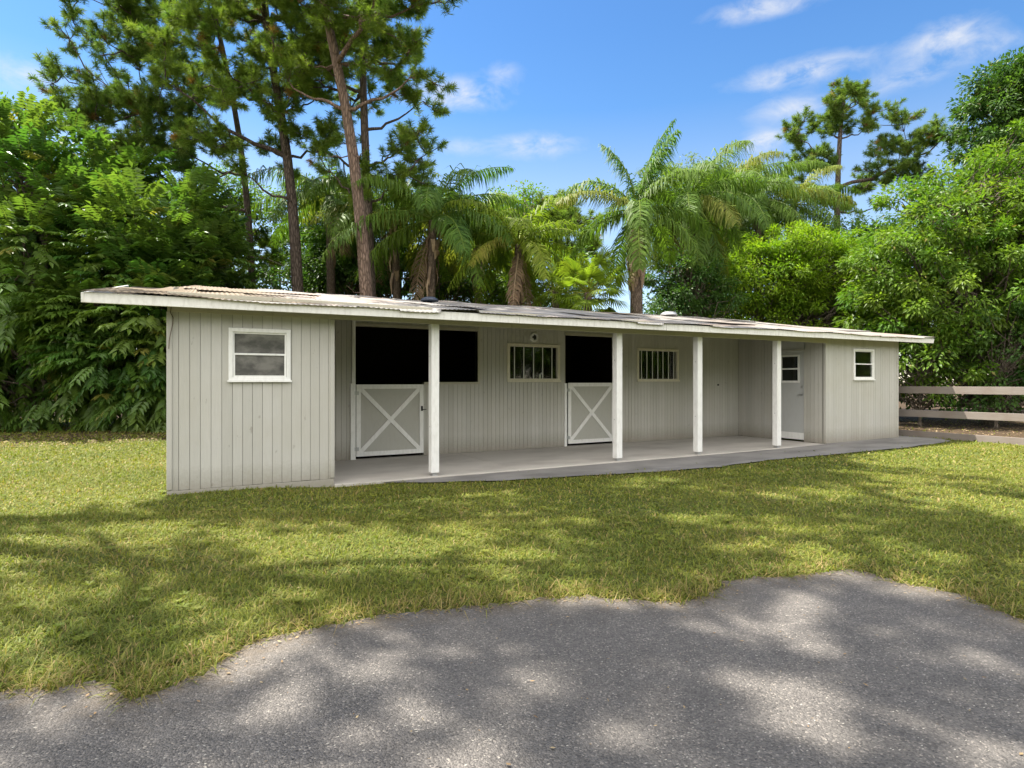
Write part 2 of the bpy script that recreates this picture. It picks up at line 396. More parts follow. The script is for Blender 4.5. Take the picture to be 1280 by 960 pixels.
# overlapping upper sheets laid later: real strips standing proud
for c in range(16):
    x0 = random.uniform(-.2, 16.6); y0 = random.choice([9.6, 10.4, 11.2, 12.4, 13.6]); ln = random.uniform(.9, 2.6)
    gx = np.arange(x0, min(x0+ln, XB-.1), .019); gy = np.array([y0, y0+.02, y0+.9, y0+1.7])
    A, B = np.meshgrid(gx, gy); h = RZ(A, B)+.034+.0042*np.sin(A*2*math.pi/.076)+.012*np.sin(A*2.1+c)
    h[-1] -= .03; h[0] += random.uniform(-.012, .004)
    n1, n2 = A.shape; ii = np.arange(n1-1)[:, None]*n2; jj = np.arange(n2-1)[None]
    mb.add(np.stack([A, B, h], -1).reshape(-1, 3), None, np.stack([ii+jj, ii+jj+1, ii+n2+jj+1, ii+n2+jj], -1).reshape(-1, 4))
roof = mb.build('roof', M['roof'], stable, True)
so = roof.modifiers.new('thick', 'SOLIDIFY'); so.thickness = .004; so.offset = -1
b = MB()
for i_ in range(27):                         # rafters under the sheets
    x = XA+.06+i_*(XB-XA-.12)/26
    p = (x, 9.24, RZ(x, 9.24)-.155); q = (x, 15.3, RZ(x, 15.3)-.155)
    if XLR < x < XRR or True: b.bar(p, q, .045, .09)
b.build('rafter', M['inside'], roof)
b = MB(); V = []
for x, y in ((XA+.05, 8.83), (XB-.05, 8.83), (XB-.05, 15.4), (XA+.05, 15.4)): V.append((x, y, RZ(x, y)-.10))
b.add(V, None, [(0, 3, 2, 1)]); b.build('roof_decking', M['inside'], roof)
b = MB()
for x0, x1 in ((XA, 4.95), (4.955, 8.25), (8.256, 13.1), (13.105, XB)):
    z0, z1 = EZ(x0), EZ(x1); dy = random.uniform(-.004, .004)
    for_ = [(x0, 8.78+dy, z0), (x1, 8.78+dy, z1), (x1, 8.82, z1), (x0, 8.82, z0), (x0, 8.78+dy, z0+.128), (x1, 8.78+dy, z1+.128), (x1, 8.82, z1+.128), (x0, 8.82, z0+.128)]
    b.add(for_, None, [(0,3,2,1),(4,5,6,7),(0,1,5,4),(2,3,7,6),(1,2,6,5),(0,4,7,3)])
bevel(b.build('fascia', M['fascia'], stable), .004)
b = MB()
for x in (XA-.018, XB+.018):
    b = MB(); b.bar((x, 8.785, EZ(x)+.060), (x, 15.3, RZ(x, 15.3)-.135), .035, .12); bevel(b.build('barge_board', M['fascia'], stable), .004)
b = MB(); V = []
for x, y in ((XA+.03, 8.825), (XB-.03, 8.825), (XB-.03, YF+.02), (XA+.03, YF+.02)): V.append((x, y, EZ(x)+.085))
b.add(V, None, [(0, 1, 2, 3)]); b.build('soffit', M['trimtan'], stable)
# roof vents (only their caps show over the far slope)
def vent(px, py, d, r, mat):
    p = at(px, py, d); b = MB(); prof = [(.25, -.6), (.26, -.05), (1., -.02), (1.05, .10), (.9, .3), (.55, .46), (.15, .52)]
    n = 20; th = np.arange(n)*2*math.pi/n
    V = np.array([[(p[0]+r*a*math.cos(t)*(1+.0), p[1]+r*a*math.sin(t), p[2]+r*h) for t in th] for a, h in prof]).reshape(-1, 3)
    Q = [(i*n+j, i*n+(j+1) % n, (i+1)*n+(j+1) % n, (i+1)*n+j) for i in range(len(prof)-1) for j in range(n)]
    b.add(V, None, Q); b.add(np.concatenate([V[-n:], [p+[0, 0, r*.53]]]), [(j, (j+1) % n, n) for j in range(n)])
    o = b.build('roof_vent', mat, roof, True); return o
vent(537, 376.5, 14.6, .21, plain('dark_vent_metal', (.05,.06,.085), .5, .3))['label'] = 'dark blue-grey domed vent'
vent(836, 394.5, 17.5, .24, M['steel'])['label'] = 'silver domed vent'
# glazed windows
def frame_box(b, r, w, y0, y1):
    x0, x1, z0, z1 = r
    b.box(x0, x1, y0, y1, z1-w, z1); b.box(x0, x1, y0, y1, z0, z0+w)
    b.box(x0, x0+w, y0, y1, z0+w, z1-w); b.box(x1-w, x1, y0, y1, z0+w, z1-w)
def window(r, w, glassmat):
    b = MB(); frame_box(b, r, w, YF-.024, YF+.06); fr = bevel(b.build('window', M['white'], stable), .004)
    i = ins(r, w); zm = (i[2]+i[3])/2
    b = MB(); frame_box(b, (i[0], i[1], zm-.005, i[3]), .022, YF+.0, YF+.03); b.build('sash', M['white'], fr)
    b = MB(); frame_box(b, (i[0]+.003, i[1]-.003, i[2], zm+.022), .026, YF-.014, YF+.012); b.build('sash', M['white'], fr)
    for z0, z1, y in ((zm, i[3], YF+.018), (i[2], zm, YF+.002)):
        b = MB(); b.box(i[0]+.01, i[1]-.01, y, y+.004, z0+.01, z1-.006); b.build('pane', glassmat, fr)
    b = MB(); b.box(r[0]-.015, r[1]+.015, YF-.045, YF-.025, r[2]-.012, r[2]+.014); b.build('sill', M['white'], fr)
window(wl, .055, M['screen']); window(wr, .05, M['glass'])
def barred(r, w, n, sill):
    b = MB(); frame_box(b, r, w, YB-.026, YB+.05); fr = bevel(b.build('barred_window', M['cream'], stable), .004)
    i = ins(r, w)
    for q in range(n):
        x = i[0]+(i[1]-i[0])*(q+.5+random.uniform(-.06, .06))/n
        b = MB(); b.tube([(x, YB+.01, i[2]), (x, YB+.01, i[3])], .011, 8); b.build('bar', M['white'], fr)
    b = MB(); b.box(i[0], i[1], YB+.045, YB+.049, i[2], i[3]); b.build('pane', M['glass'], fr)
    b = MB(); b.box(r[0]-.01, r[1]+.01, YB-.05, YB-.027, r[2]-.01, r[2]+.03); b.build('sill', M['cream'], fr)
    return fr, i
f1, i1 = barred(b1, .07, 5, True)
b = MB(); b.box(i1[0]+.62*(i1[1]-i1[0]), i1[0]+.66*(i1[1]-i1[0]), YB+.02, YB+.04, i1[2], i1[2]+.10)
b.tube([(i1[0]+.64*(i1[1]-i1[0]), YB+.03, i1[2]+.09), (i1[0]+.68*(i1[1]-i1[0]), YB+.03, i1[2]+.13)], .02, 6); b.build('latch', M['steel'], f1)
barred(b2, .06, 7, False)
# round wall vent over the first barred window
vx, vz = onY(667, 421.5, YB); b = MB(); n = 20; th = np.arange(n)*2*math.pi/n
def ring(b, r0, y0, r1, y1):
    V = [(vx+r*math.cos(t), y, vz+r*math.sin(t)) for r, y in ((r0, y0), (r1, y1)) for t in th]
    b.add(V, None, [(j, (j+1) % n, n+(j+1) % n, n+j) for j in range(n)])
ring(b, .112, YB, .112, YB-.03); ring(b, .112, YB-.03, .095, YB-.045); ring(b, .095, YB-.045, .070, YB-.045); ring(b, .070, YB-.045, .066, YB-.004)
wv = b.build('wall_vent', M['ventwhite'], stable, True); wv['label'] = 'round white vent collar with a dark mouth'
b = MB(); ring(b, .066, YB-.006, .001, YB-.006); b.build('vent_mouth', M['dark'], wv)
b = MB()
for s_ in (-1, 1): b.bar((vx-.062*1, YB-.03, vz-.02*s_), (vx-.012, YB-.03, vz-.062*s_ if s_ > 0 else vz+.055), .03, .006, (0, 1, 0))
b.build('damper', M['ventwhite'], wv)
# half doors
def half_door(x0, x1, ztop, zbot):
    y0, y1 = YB-.03, YB+.012
    b = MB(); b.box(x0+.01, x1-.01, y0+.022, y1+.005, zbot+.01, ztop-.01)
    do = b.build('half_door', M['doorpanel'], stable)
    w = .088
    b = MB(); frame_box(b, (x0, x1, zbot, ztop), w, y0, y0+.02); fr = bevel(b.build('door_frame', M['white'], do), .004)
    a = (x0+w*.75, zbot+w*.75); c = (x1-w*.75, ztop-w*.75); e = (x0+w*.75, ztop-w*.75); f = (x1-w*.75, zbot+w*.75)
    for p, q, y in ((a, c, y0+.006), (e, f, y0+.0035)):
        b = MB(); b.bar((p[0], y+.006, p[1]), (q[0], y+.006, q[1]), .016, .082, (0, 0, 1)); bevel(b.build('cross_brace', M['white'], do), .003)
    for z in (ztop-.17, zbot+.15):
        b = MB(); b.box(x0-.035, x0+.05, y0-.006, y0, z-.035, z+.035); b.tube([(x0, y0-.008, z-.04), (x0, y0-.008, z+.04)], .008, 6); b.build('hinge', M['steel'], do)
    b = MB(); z = ztop-.5; b.box(x1-.06, x1-.02, y0-.01, y0, z-.05, z+.05); b.tube([(x1-.04, y0-.022, z-.02), (x1+.05, y0-.022, z-.02)], .009, 6); b.build('bolt_latch', M['dark'], do)
    return do
half_door(d1[0]+.01, d1[1], zd1, SL+.055); half_door(d2[0], d2[1], zd2, SL+.055)
# jambs
b = MB(); xj = onY(437.8, 480, YB)[0]; b.box(xj, d1[0]-.003, YB-.035, YB+.11, SL, zd1+.02); b.box(xj+.03, d1[0]-.004, YB-.03, YB+.11, zd1+.02, 2.7)
bevel(b.build('door_jamb', M['white'], stable), .004)
b = MB(); b.box(o1[1], o1[1]+.05, YB-.02, YB+.1, zh, 2.7); b.box(d1[1]+.012, o1[1]+.05, YB-.024, YB+.1, zh-.045, zh); bevel(b.build('door_jamb', M['trimtan'], stable), .004)
b = MB(); b.box(o2[0]-.03, o2[0]+.035, YB-.028, YB+.1, SL, zd2-.01); bevel(b.build('door_jamb', M['white'], stable), .004)
b = MB(); b.box(o2[1]-.01, o2[1]+.1, YB-.025, YB+.1, SL, 2.7); bevel(b.build('door_jamb', M['white'], stable), .004)
for a_, c_ in ((o1[0], o1[1]), (o2[0], o2[1])):
    b = MB(); b.box(a_, c_, YB-.02, YB+.08, OT-.04, OT+.02); b.build('door_head', M['trimtan'], stable)
# entrance door in the side wall
xd = XRR+.02
b = MB(); b.box(xd, xd+.045, dy0+.03, dy1-.03, dz0+.02, dz1); dr = b.build('entrance_door', M['doorgrey'], stable)
b = MB(); b.box(XRR-.012, XRR+.08, dy0-.0, dy0+.028, SL, dz1+.04); b.box(XRR-.012, XRR+.08, dy1-.028, dy1, SL, dz1+.04); b.box(XRR-.012, XRR+.08, dy0+.028, dy1-.028, dz1+.004, dz1+.04)
b.build('door_frame', M['siding'], dr)
b = MB(); b.box(xd-.004, xd+.04, dy0+.03, dy1-.03, dz1+.042, dz1+.25); b.build('transom_panel', M['doorgrey'], dr)
wy0, wy1, wz0, wz1 = dy0+.17, dy1-.14, 1.45, 2.17
b = MB(); x0, x1 = xd-.018, xd-.001; w = .045
b.box(x0, x1, wy0, wy1, wz1-w, wz1); b.box(x0, x1, wy0, wy1, wz0, wz0+w*1.2); b.box(x0, x1, wy0, wy0+w, wz0+w*1.2, wz1-w); b.box(x0, x1, wy1-w, wy1, wz0+w*1.2, wz1-w); b.box(x0, x1, wy0+w, wy1-w, (wz0+wz1)/2-.018, (wz0+wz1)/2+.018)
b.build('door_window', M['white'], dr)
b = MB(); b.box(xd-.006, xd-.001, wy0+w, wy1-w, wz0+w*1.2, wz1-w)
k = NT('dark_door_glass'); b.build('pane', k.done(k.bsdf((.008,.010,.010), .04, spec=.6)), dr)
b = MB(); b.box(xd-.006, xd-.001, dy0+.035, dy1-.035, dz0+.03, dz0+.20); b.build('kick_plate', M['white'], dr)
b = MB(); y = dy0+.10; b.tube([(xd, y, 1.15), (xd-.05, y, 1.15)], .014, 8); b.tube([(xd-.05, y-.01, 1.15), (xd-.05, y+.10, 1.145)], .010, 8); b.tube([(xd, y, 1.15), (xd-.008, y, 1.15)], .03, 12); b.build('handle', M['steel'], dr)
b = MB(); b.tube([(xd, y, 1.35), (xd-.018, y, 1.35)], .026, 12); b.build('lock', M['steel'], dr)
# loose cable on the left corner
ps = [onY(a, c, YF-.03) for a, c in ((214, 384), (213, 391), (216.5, 397), (216, 405), (213.5, 415), (211.5, 426), (211, 436))]
b = MB(); b.tube([(a, YF-.032, c) for a, c in ps], .0045, 5); b.build('cable', M['cablem'], stable)
b = MB(); hx, hz = onY(897.5, 481, YB); b.tube([(hx, YB-.02, hz), (hx, YB+.0, hz)], .025, 8); b.build('outlet_cap', M['dark'], stable)

# ------------------------------------------------------------------ ground, drive, path
EDGE = [(-500, 905), (-160, 880), (0, 866), (60, 862), (128, 852), (150, 872), (172, 879), (205, 862), (240, 850), (275, 828), (305, 812), (350, 796), (420, 783), (480, 771), (550, 763), (640, 754), (720, 746), (800, 752), (858, 754), (885, 744), (905, 728), (945, 722), (990, 723), (1025, 716), (1060, 712), (1090, 719), (1125, 731), (1165, 736), (1200, 745), (1240, 762), (1280, 777), (1400, 830), (1640, 960)]
edge = np.array([onG(a, c) for a, c in EDGE])
def refine(P, n, jit):
    out = []
    for a, c in zip(P, P[1:]):
        m = max(2, int(np.linalg.norm(c-a)/n))
        for q in range(m): out.append(a+(c-a)*q/m)
    out = np.array(out+[P[-1]]); out[1:-1] += rng.normal(0, jit, (len(out)-2, 2)); return out
edge = refine(edge, .05, .02)
tail = np.array([np.array(l)[0]*RT+np.array(l)[1]*FW for l in ((8, -1.0), (8, -9), (-12, -9), (-12, 1.2))])
poly = np.concatenate([edge, tail])
def inside(P, poly):
    x, y = P[:, 0], P[:, 1]; r = np.zeros(len(P), bool); n = len(poly)
    for a in range(n):
        x0, y0 = poly[a]; x1, y1 = poly[a-1]
        c = ((y0 > y) != (y1 > y)); 
        if y1 != y0: r ^= c & (x < (x1-x0)*(y-y0)/(y1-y0)+x0)
    return r
def edist(P):
    A = edge[:-1]; D = edge[1:]-A; best = np.full(len(P), 9e9)
    L2 = (D**2).sum(1)
    for a, d, l in zip(A, D, L2):
        t = np.clip(((P-a)@d)/l, 0, 1); best = np.minimum(best, ((P-a-t[:, None]*d)**2).sum(1))
    return np.sqrt(best)
import bmesh
bm = bmesh.new(); vs = [bm.verts.new((p[0], p[1], 0)) for p in poly]; f = bm.faces.new(vs)
for q in range(-56, 100):
    for co, no in (((q*.25, 0, 0), (1, 0, 0)), ((0, q*.25, 0), (0, 1, 0))):
        bmesh.ops.bisect_plane(bm, geom=bm.verts[:]+bm.edges[:]+bm.faces[:], plane_co=co, plane_no=no)
bmesh.ops.triangulate(bm, faces=bm.faces[:])
for v in bm.verts: v.co.z = float(gz(v.co.x, v.co.y))+.012
bm.normal_update()
bm.faces.ensure_lookup_table()
if bm.faces[:][0].normal.z < 0: bmesh.ops.reverse_faces(bm, faces=bm.faces[:])
me = bpy.data.meshes.new('driveway'); bm.to_mesh(me); bm.free()
co = np.zeros(len(me.vertices)*3, np.float32); me.vertices.foreach_get('co', co); co = co.reshape(-1, 3)
ca = np.exp(-edist(co[:, :2].astype(float))/.13); at_ = me.attributes.new('tint', 'FLOAT_COLOR', 'POINT')
at_.data.foreach_set('color', np.stack([ca, ca, ca, ca*0+1], 1).astype(np.float32).ravel())
tag(link('driveway', me, M['asphalt']), 'worn grey asphalt driveway flecked with pale chips in the foreground', kind='structure')
gx = np.concatenate([[-400, -150, -60, -30], np.arange(-14, 24.1, .25), [30, 40, 70, 150, 400]]); gy = np.concatenate([[-300, -60, -20], np.arange(-10, 24.1, .25), [30, 40, 60, 120, 400]])
A, B = np.meshgrid(gx, gy); n1, n2 = A.shape; ii = np.arange(n1-1)[:, None]*n2; jj = np.arange(n2-1)[None]
mb = MB().add(np.stack([A, B, gz(A, B)], -1).reshape(-1, 3), None, np.stack([ii+jj, ii+jj+1, ii+n2+jj+1, ii+n2+jj], -1).reshape(-1, 4))
tag(mb.build('lawn', M['soil'], None, True), 'mown green lawn ground with bare soil under the trees', kind='structure')
# the dark path along the porch
ap = [(2.7, 9.12), (3.0, 8.95), (3.5, 8.66), (4.4, 8.36), (5.6, 8.16), (7.2, 7.88), (8.6, 7.80), (10.2, 7.95), (11.6, 7.9), (13.2, 7.8), (14.6, 7.72), (16.0, 7.8), (17.1, 8.0), (17.5, 8.4), (17.45, 9.4), (17.3, 10.5)]
ap = np.array(ap); out = refine(ap, .25, .02)
V = []; 
for p in out:
    V.append((p[0], p[1], float(gz(p[0], p[1]))+.022))
for p in out:
    q = (min(p[0], 16.9) if p[1] > 9 else p[0], 9.098 if p[0] < XR+.02 else max(p[1], 9.098)); V.append((min(q[0], 16.95), 9.6 if p[0] > XRR else 9.098, float(gz(q[0], 9.1))+.022))
n = len(out); mb = MB().add(V, None, [(i, i+1, n+i+1, n+i) for i in range(n-1)])
tag(mb.build('path', M['apron']), 'narrow dark worn path along the front of the porch', kind='structure')

# ------------------------------------------------------------------ grass blades
def on_path(P):
    return (P[:, 1] > np.interp(P[:, 0], ap[:13, 0], ap[:13, 1])+.05*np.sin(P[:, 0]*5.3)+.04*np.sin(P[:, 0]*13.1)) & (P[:, 0] > 2.75) & (P[:, 0] < 17.4) & (P[:, 1] < 12)
def blades():
    pts, wid, hgt = [], [], []
    for d0, d1_, den, w, h in ((1.2, 3, 5200, .0052, .070), (3, 4.6, 4200, .006, .068), (4.6, 7, 2300, .0085, .066), (7, 10.5, 1050, .013, .064), (10.5, 15, 430, .022, .065), (15, 24, 170, .034, .07)):
        area = 1.22*(d1_**2-d0**2)+5.2*(d1_-d0); n = int(den*area)
        d = np.sqrt(rng.uniform(d0**2, d1_**2, n)); t = rng.uniform(-1, 1, n)*(1.15*d+2.4)
        P = d[:, None]*FW+t[:, None]*RT
        pts.append(P); wid.append(np.full(n, w)); hgt.append(np.full(n, h))
    P = np.concatenate(pts); w = np.concatenate(wid); h = np.concatenate(hgt)
    dr_ = inside(P, poly); ed = edist(P)
    bad = (dr_ & ~((ed < .05) & (rng.random(len(P)) < .35)))
    bad |= (P[:, 0] > XL-.02) & (P[:, 0] < XLR+.02) & (P[:, 1] > YF-.03) & (P[:, 1] < 15.2)
    bad |= (P[:, 0] > XLR) & (P[:, 0] < XR+.02) & (P[:, 1] > YF-.1) & (P[:, 1] < 15.2)
    bad |= on_path(P) & (rng.random(len(P)) > .012)
    bad |= (P[:, 0] > 17.75+.3*np.sin(P[:, 1])) & (rng.random(len(P)) > .04)
    # thinner turf in patches
    pat = np.sin(P[:, 0]*1.7+1.3*np.sin(P[:, 1]*.9))*np.sin(P[:, 1]*1.9+1.1*np.sin(P[:, 0]*1.3))
    bad |= rng.random(len(P)) < .12+.22*(pat > .55)
    k = ~bad; return P[k], w[k], h[k], ed[k], pat[k]
P, w, h, ed, pat = blades(); n = len(P)
az = rng.uniform(0, 2*math.pi, n); lean = np.clip(rng.normal(.95, .35, n), .1, 1.5)
L = h*.88*rng.uniform(.7, 1.6, n)*(1+.35*(ed < .25)+(ed < .12)*(rng.random(n) < .3)*rng.uniform(.3, 1.4, n)); lean = np.where((ed < .15) & (rng.random(n) < .5), lean*1.25, lean); D = np.stack([np.cos(az), np.sin(az)], 1); Sd = np.stack([-D[:, 1], D[:, 0]], 1)
base = np.concatenate([P, gz(P[:, 0], P[:, 1])[:, None]-.004+rng.uniform(0, .012, n)[:, None]], 1)
def pt(f, side):
    a = lean*(.55+.9*f)
    hor = L*f*np.sin(a*.9); ver = L*f*np.cos(a*.85)*(1-.25*f)
    q = base.copy(); q[:, :2] += D*hor[:, None]+Sd*(side*w*(1-.35*f))[:, None]; q[:, 2] += np.maximum(ver, 0.004*f); return q
V = np.stack([pt(0, -.5), pt(0, .5), pt(.55, .5), pt(.55, -.5), pt(1., 0)], 1).reshape(-1, 3)
i = np.arange(n)*5
t0 = np.clip(rng.beta(2, 2, n)+.15*pat, 0, 1); t1 = rng.random(n)
t2 = np.where(rng.random(n) < np.where(ed < .22, .36, .10)+.10*(pat > .5), rng.uniform(.5, 1, n), rng.uniform(0, .18, n))
tint = np.repeat(np.stack([t0, t1, t2], 1), 5, 0)
wd = MB(); k_ = rng.choice(np.where((ed > .3) & (np.linalg.norm(P, axis=1) < 12))[0], 380, replace=False)
for q in k_:
    m = rng.integers(5, 9); a = rng.uniform(0, 6.28)+np.arange(m)*6.28/m; ll = rng.uniform(.02, .065)
    d_ = np.stack([np.cos(a), np.sin(a), np.full(m, rng.uniform(.25, .8))], 1); d_ /= np.linalg.norm(d_, axis=1)[:, None]
    s_ = np.stack([-np.sin(a), np.cos(a), a*0], 1)*ll*.22; b_ = np.array([P[q, 0], P[q, 1], float(gz(P[q, 0], P[q, 1]))+rng.uniform(.015, .04)])
    vv = np.stack([np.broadcast_to(b_, (m, 3)), b_+d_*ll*.55+s_, b_+d_*ll-[0, 0, ll*.15], b_+d_*ll*.55-s_], 1).reshape(-1, 3); i_ = np.arange(m)*4
    wd.add(vv, np.concatenate([np.stack([i_, i_+1, i_+2], 1), np.stack([i_, i_+2, i_+3], 1)]), None, (rng.uniform(.15, .7), rng.uniform(.3, .8), .05))
tag(wd.build('lawn_weeds', M['grass']), 'small broad-leaved weeds scattered through the lawn', 'weeds', kind='stuff')
gr = MB().add(V, np.stack([i+3, i+2, i+4], 1), np.stack([i, i+1, i+2, i+3], 1), tint).build('grass', M['grass'])
tag(gr, 'coarse green and straw coloured grass blades of the lawn', 'grass', kind='stuff')
# fallen leaves and needles on drive, path and grass edge
def litter():
    n = 900; e = edge[rng.integers(0, len(edge), n)]
    P = np.concatenate([e+rng.normal(0, .10, (n, 2)), rng.uniform((-4, -1), (6, 5), (900, 2)), np.stack([rng.uniform(17.9, 26, 5000), rng.uniform(2, 16, 5000)], 1), np.stack([rng.uniform(-11, -.5, 3500), rng.uniform(17.2, 21, 3500)], 1)])
    m = len(P); a = rng.uniform(0, 6.28, m); L = rng.uniform(.010, .032, m)*np.where(np.arange(m) > 1800, 3.4, 1); W = L*rng.uniform(.06, .3, m)
    D = np.stack([np.cos(a), np.sin(a), rng.uniform(-.1, .25, m)], 1); Sd = np.stack([-np.sin(a), np.cos(a), rng.uniform(-.2, .2, m)], 1)
    B = np.concatenate([P, gz(P[:, 0], P[:, 1])[:, None]+.020], 1)
    V = np.stack([B, B+D*L[:, None]*.5+Sd*W[:, None], B+D*L[:, None], B+D*L[:, None]*.5-Sd*W[:, None]], 1).reshape(-1, 3); i = np.arange(m)*4
    return MB().add(V, np.concatenate([np.stack([i, i+1, i+2], 1), np.stack([i, i+2, i+3], 1)]), None, np.repeat(rng.random((m, 3)), 4, 0))
tag(litter().build('leaf_litter', M['litter']), 'dry brown leaf litter along the drive edge and under the trees', 'leaf litter', kind='stuff')

# ------------------------------------------------------------------ fence
XFN = 17.66
fence = empty('rail_fence', (XFN, 6, -.05), 'weathered grey-brown board rail fence running off the right end of the stable', 'fence')
FZ = float(gz(17.6, 8))
for y in (10.05, 6.05, 2.4, -1.2):
    b = MB(); b.box(XFN+.03, XFN+.15, y-.06, y+.06, FZ-.2, 1.42); bevel(b.build('post', M['fencewood'], fence), .01)
for y0, y1 in ((6.07, 10.1), (2.42, 6.06), (-1.2, 2.41)):
    for z, hh in ((1.245, .195), (.60, .19), (.03, .19)):
        dz = random.uniform(-.015, .015)
        b = MB(); b.bar((XFN+random.uniform(-.004, .004), y0, z+dz), (XFN, y1, z), .036, hh); bevel(b.build('rail', M['rail'], fence), .006)

# ------------------------------------------------------------------ foliage helpers
def unit(v): return v/(np.linalg.norm(v, axis=-1, keepdims=True)+1e-9)
def rdir(n): return unit(rng.normal(size=(n, 3)))
def kites(P, D, N, L, W, fold=.15, droop=.15):
    Sd = unit(np.cross(D, N)); N = np.cross(Sd, D); n = len(P); L = np.broadcast_to(L, (n,))[:, None]; W = np.broadcast_to(W, (n,))[:, None]
    G = np.array([0, 0, -1.])
    m = P+D*L*.42
    V = np.stack([P, m+Sd*W/2+N*W*fold, P+D*L+G*L*droop, m-Sd*W/2+N*W*fold], 1).reshape(-1, 3); i = np.arange(n)*4
    return V, np.concatenate([np.stack([i, i+1, i+2], 1), np.stack([i, i+2, i+3], 1)])
def limb(mb, a, c, r0, r1, sag=0., wob=.12, n=6):
    a = np.array(a, float); c = np.array(c, float); t = np.linspace(0, 1, n)[:, None]; L = np.linalg.norm(c-a)
    P = a+(c-a)*t; P += rng.normal(0, wob*L/8, (n, 3))*np.sin(math.pi*t); P[:, 2] += -sag*L*np.sin(math.pi*t[:, 0])
    mb.tube(P, np.linspace(r0, r1, n), 5 if r0 < .05 else 7, None, False); return P
def trunkpath(pts, n=14):
    pts = np.array(pts, float); s = np.concatenate([[0], np.cumsum(np.linalg.norm(np.diff(pts, axis=0), axis=1))]); u = np.linspace(0, s[-1], n)
    P = np.stack([np.interp(u, s, pts[:, q]) for q in range(3)], 1)
    for _ in range(2): P[1:-1] = (P[:-2]+2*P[1:-1]+P[2:])/4
    return P
def make_trunk(root, path, r0, r1, mat, mb=None, flare=1.25, part='trunk'):
    mb = mb or MB(); n = len(path); r = np.linspace(r0, r1, n); r[0] *= flare
    mb.tube(path, r*(1+rng.normal(0, .03, n)), 14, None, True); return mb
def sample_ell(E, n, shell=.5):
    """points in a union of ellipsoids (center, rx(right), rd(forward), rz)"""
    vol = np.array([e[1]*e[2]*e[3] for e in E]); k = rng.choice(len(E), n, p=vol/vol.sum())
    u = rdir(n)*(rng.random(n)**(1/3*(1-shell)))[:, None]
    C = np.array([e[0] for e in E])[k]; rad = np.array([[e[1], e[2], e[3]] for e in E])[k]
    o = u*rad; return C+np.stack([o[:, 0]*RT[0]+o[:, 1]*FW[0], o[:, 0]*RT[1]+o[:, 1]*FW[1], o[:, 2]], 1), k, u
def ell(px, py, rx, ry, d, rd=None):
    s = d/FPX; return (at(px, py, d), rx*s, rd if rd else rx*s, ry*s)

# ---- pines
def tufts(mb, C, A, nl=46, L=.24, W=.016, dead=.02):
    n = len(C); C = np.repeat(C, nl, 0); A = np.repeat(A, nl, 0)
    D = unit(A*.75+rdir(n*nl)*1.0); D[:, 2] -= .06; D = unit(D)
    Ln = L*rng.uniform(.65, 1.15, n*nl)[:, None]; Sd = unit(np.cross(D, rdir(n*nl)))*W
    C = C-A*rng.uniform(0, .16, n*nl)[:, None]
    V = np.stack([C-Sd/2, C+Sd/2, C+D*Ln*.6+Sd*.45, C+D*Ln+np.array([0, 0, -.02])], 1).reshape(-1, 3); i = np.arange(n*nl)*4
    t = np.repeat(np.clip(rng.normal(.45, .22, n), 0, 1), nl); g = np.clip(np.repeat(rng.random(n), nl)*.7+rng.random(n*nl)*.3, 0, 1); s = np.repeat((rng.random(n) < dead)*.9, nl)
    mb.add(V, np.concatenate([np.stack([i, i+1, i+2], 1), np.stack([i, i+2, i+3], 1)]), None, np.repeat(np.stack([t, g, s], 1), 4, 0))
def pine(label, trunk, r0, r1, ells, nclump, cl_r=.75, ntuft=9, bark='pinebark', needle='needle', limbs=None, W=.012, L=.25, nl=84, group='tall pines behind the stable', name='pine_tree', stubs=0, up=.55, dens=1.9):
    path = trunkpath(trunk); root = empty(name, tuple(path[0]), label, 'pine', group)
    mb = make_trunk(root, path, r0, r1, M[bark]); fol = MB()
    C, _, _ = sample_ell(ells, int(nclump*dens), .35); cl_r *= 1.05; r0 *= .88; r1 *= .88
    # clumps hang on limbs: every limb serves a few clumps
    order = list(range(len(C))); rng.shuffle(order); limbend = []
    for q in order:
        c = C[q]
        hz = np.linalg.norm(path[:, :2]-c[:2], axis=1)
        want = c[2]-up*np.clip(hz.min(), .3, 8)
        k = int(np.argmin(abs(path[:, 2]-want)+.15*hz)); k = max(2, min(k, len(path)-1))
        a = path[k]; best = np.linalg.norm(c-a); host = None
        for P_ in limbend:
            for v in P_[2:]:
                dd = np.linalg.norm(c-v)
                if dd < best*.55 and dd > .3 and v[2] < c[2]+.5: best = dd/.55*.98; host = v
        if host is not None: P_ = limb(mb, host, c, .022+.006*best*.5, .012, .06, .28)
        else:
            ll = np.linalg.norm(c-a); P_ = limb(mb, a, c, min(.022+.017*ll, r0*.5), .014, .07, .26, 9)
        limbend.append(P_)
        out = unit((c-P_[-3])[None])[0]
        off = rdir(ntuft)*np.array([1, 1, .75])*cl_r*rng.uniform(.35, 1., ntuft)[:, None]; off[:, 2] = off[:, 2]*.8+.1
        tc = c+off; ax = unit(unit(off)*.7+out*.5+np.array([0, 0, .5]))
        for t_ in tc: mb.tube([P_[-2], (P_[-2]+t_)/2+[0, 0, -.04], t_], [.012, .009, .006], 4, None, False)
        tufts(fol, tc, ax, nl, L, W)
        tufts(fol, tc-ax*.16, ax, nl//2, L*.9, W)
    for q in range(stubs):
        k = rng.integers(3, len(path)-3); a = path[k]; d = rdir(1)[0]; d[2] = abs(d[2])*.3; limb(mb, a, a+d*rng.uniform(.5, 1.6), .025, .008, .1, .5)
    mb.build('trunk', M[bark], root, True); fol.build('crown', M[needle], root); return root

P_ = lambda *a: at(*a)
def base_under(px, py, d): p = at(px, py, d); return np.array([p[0], p[1], -.1])
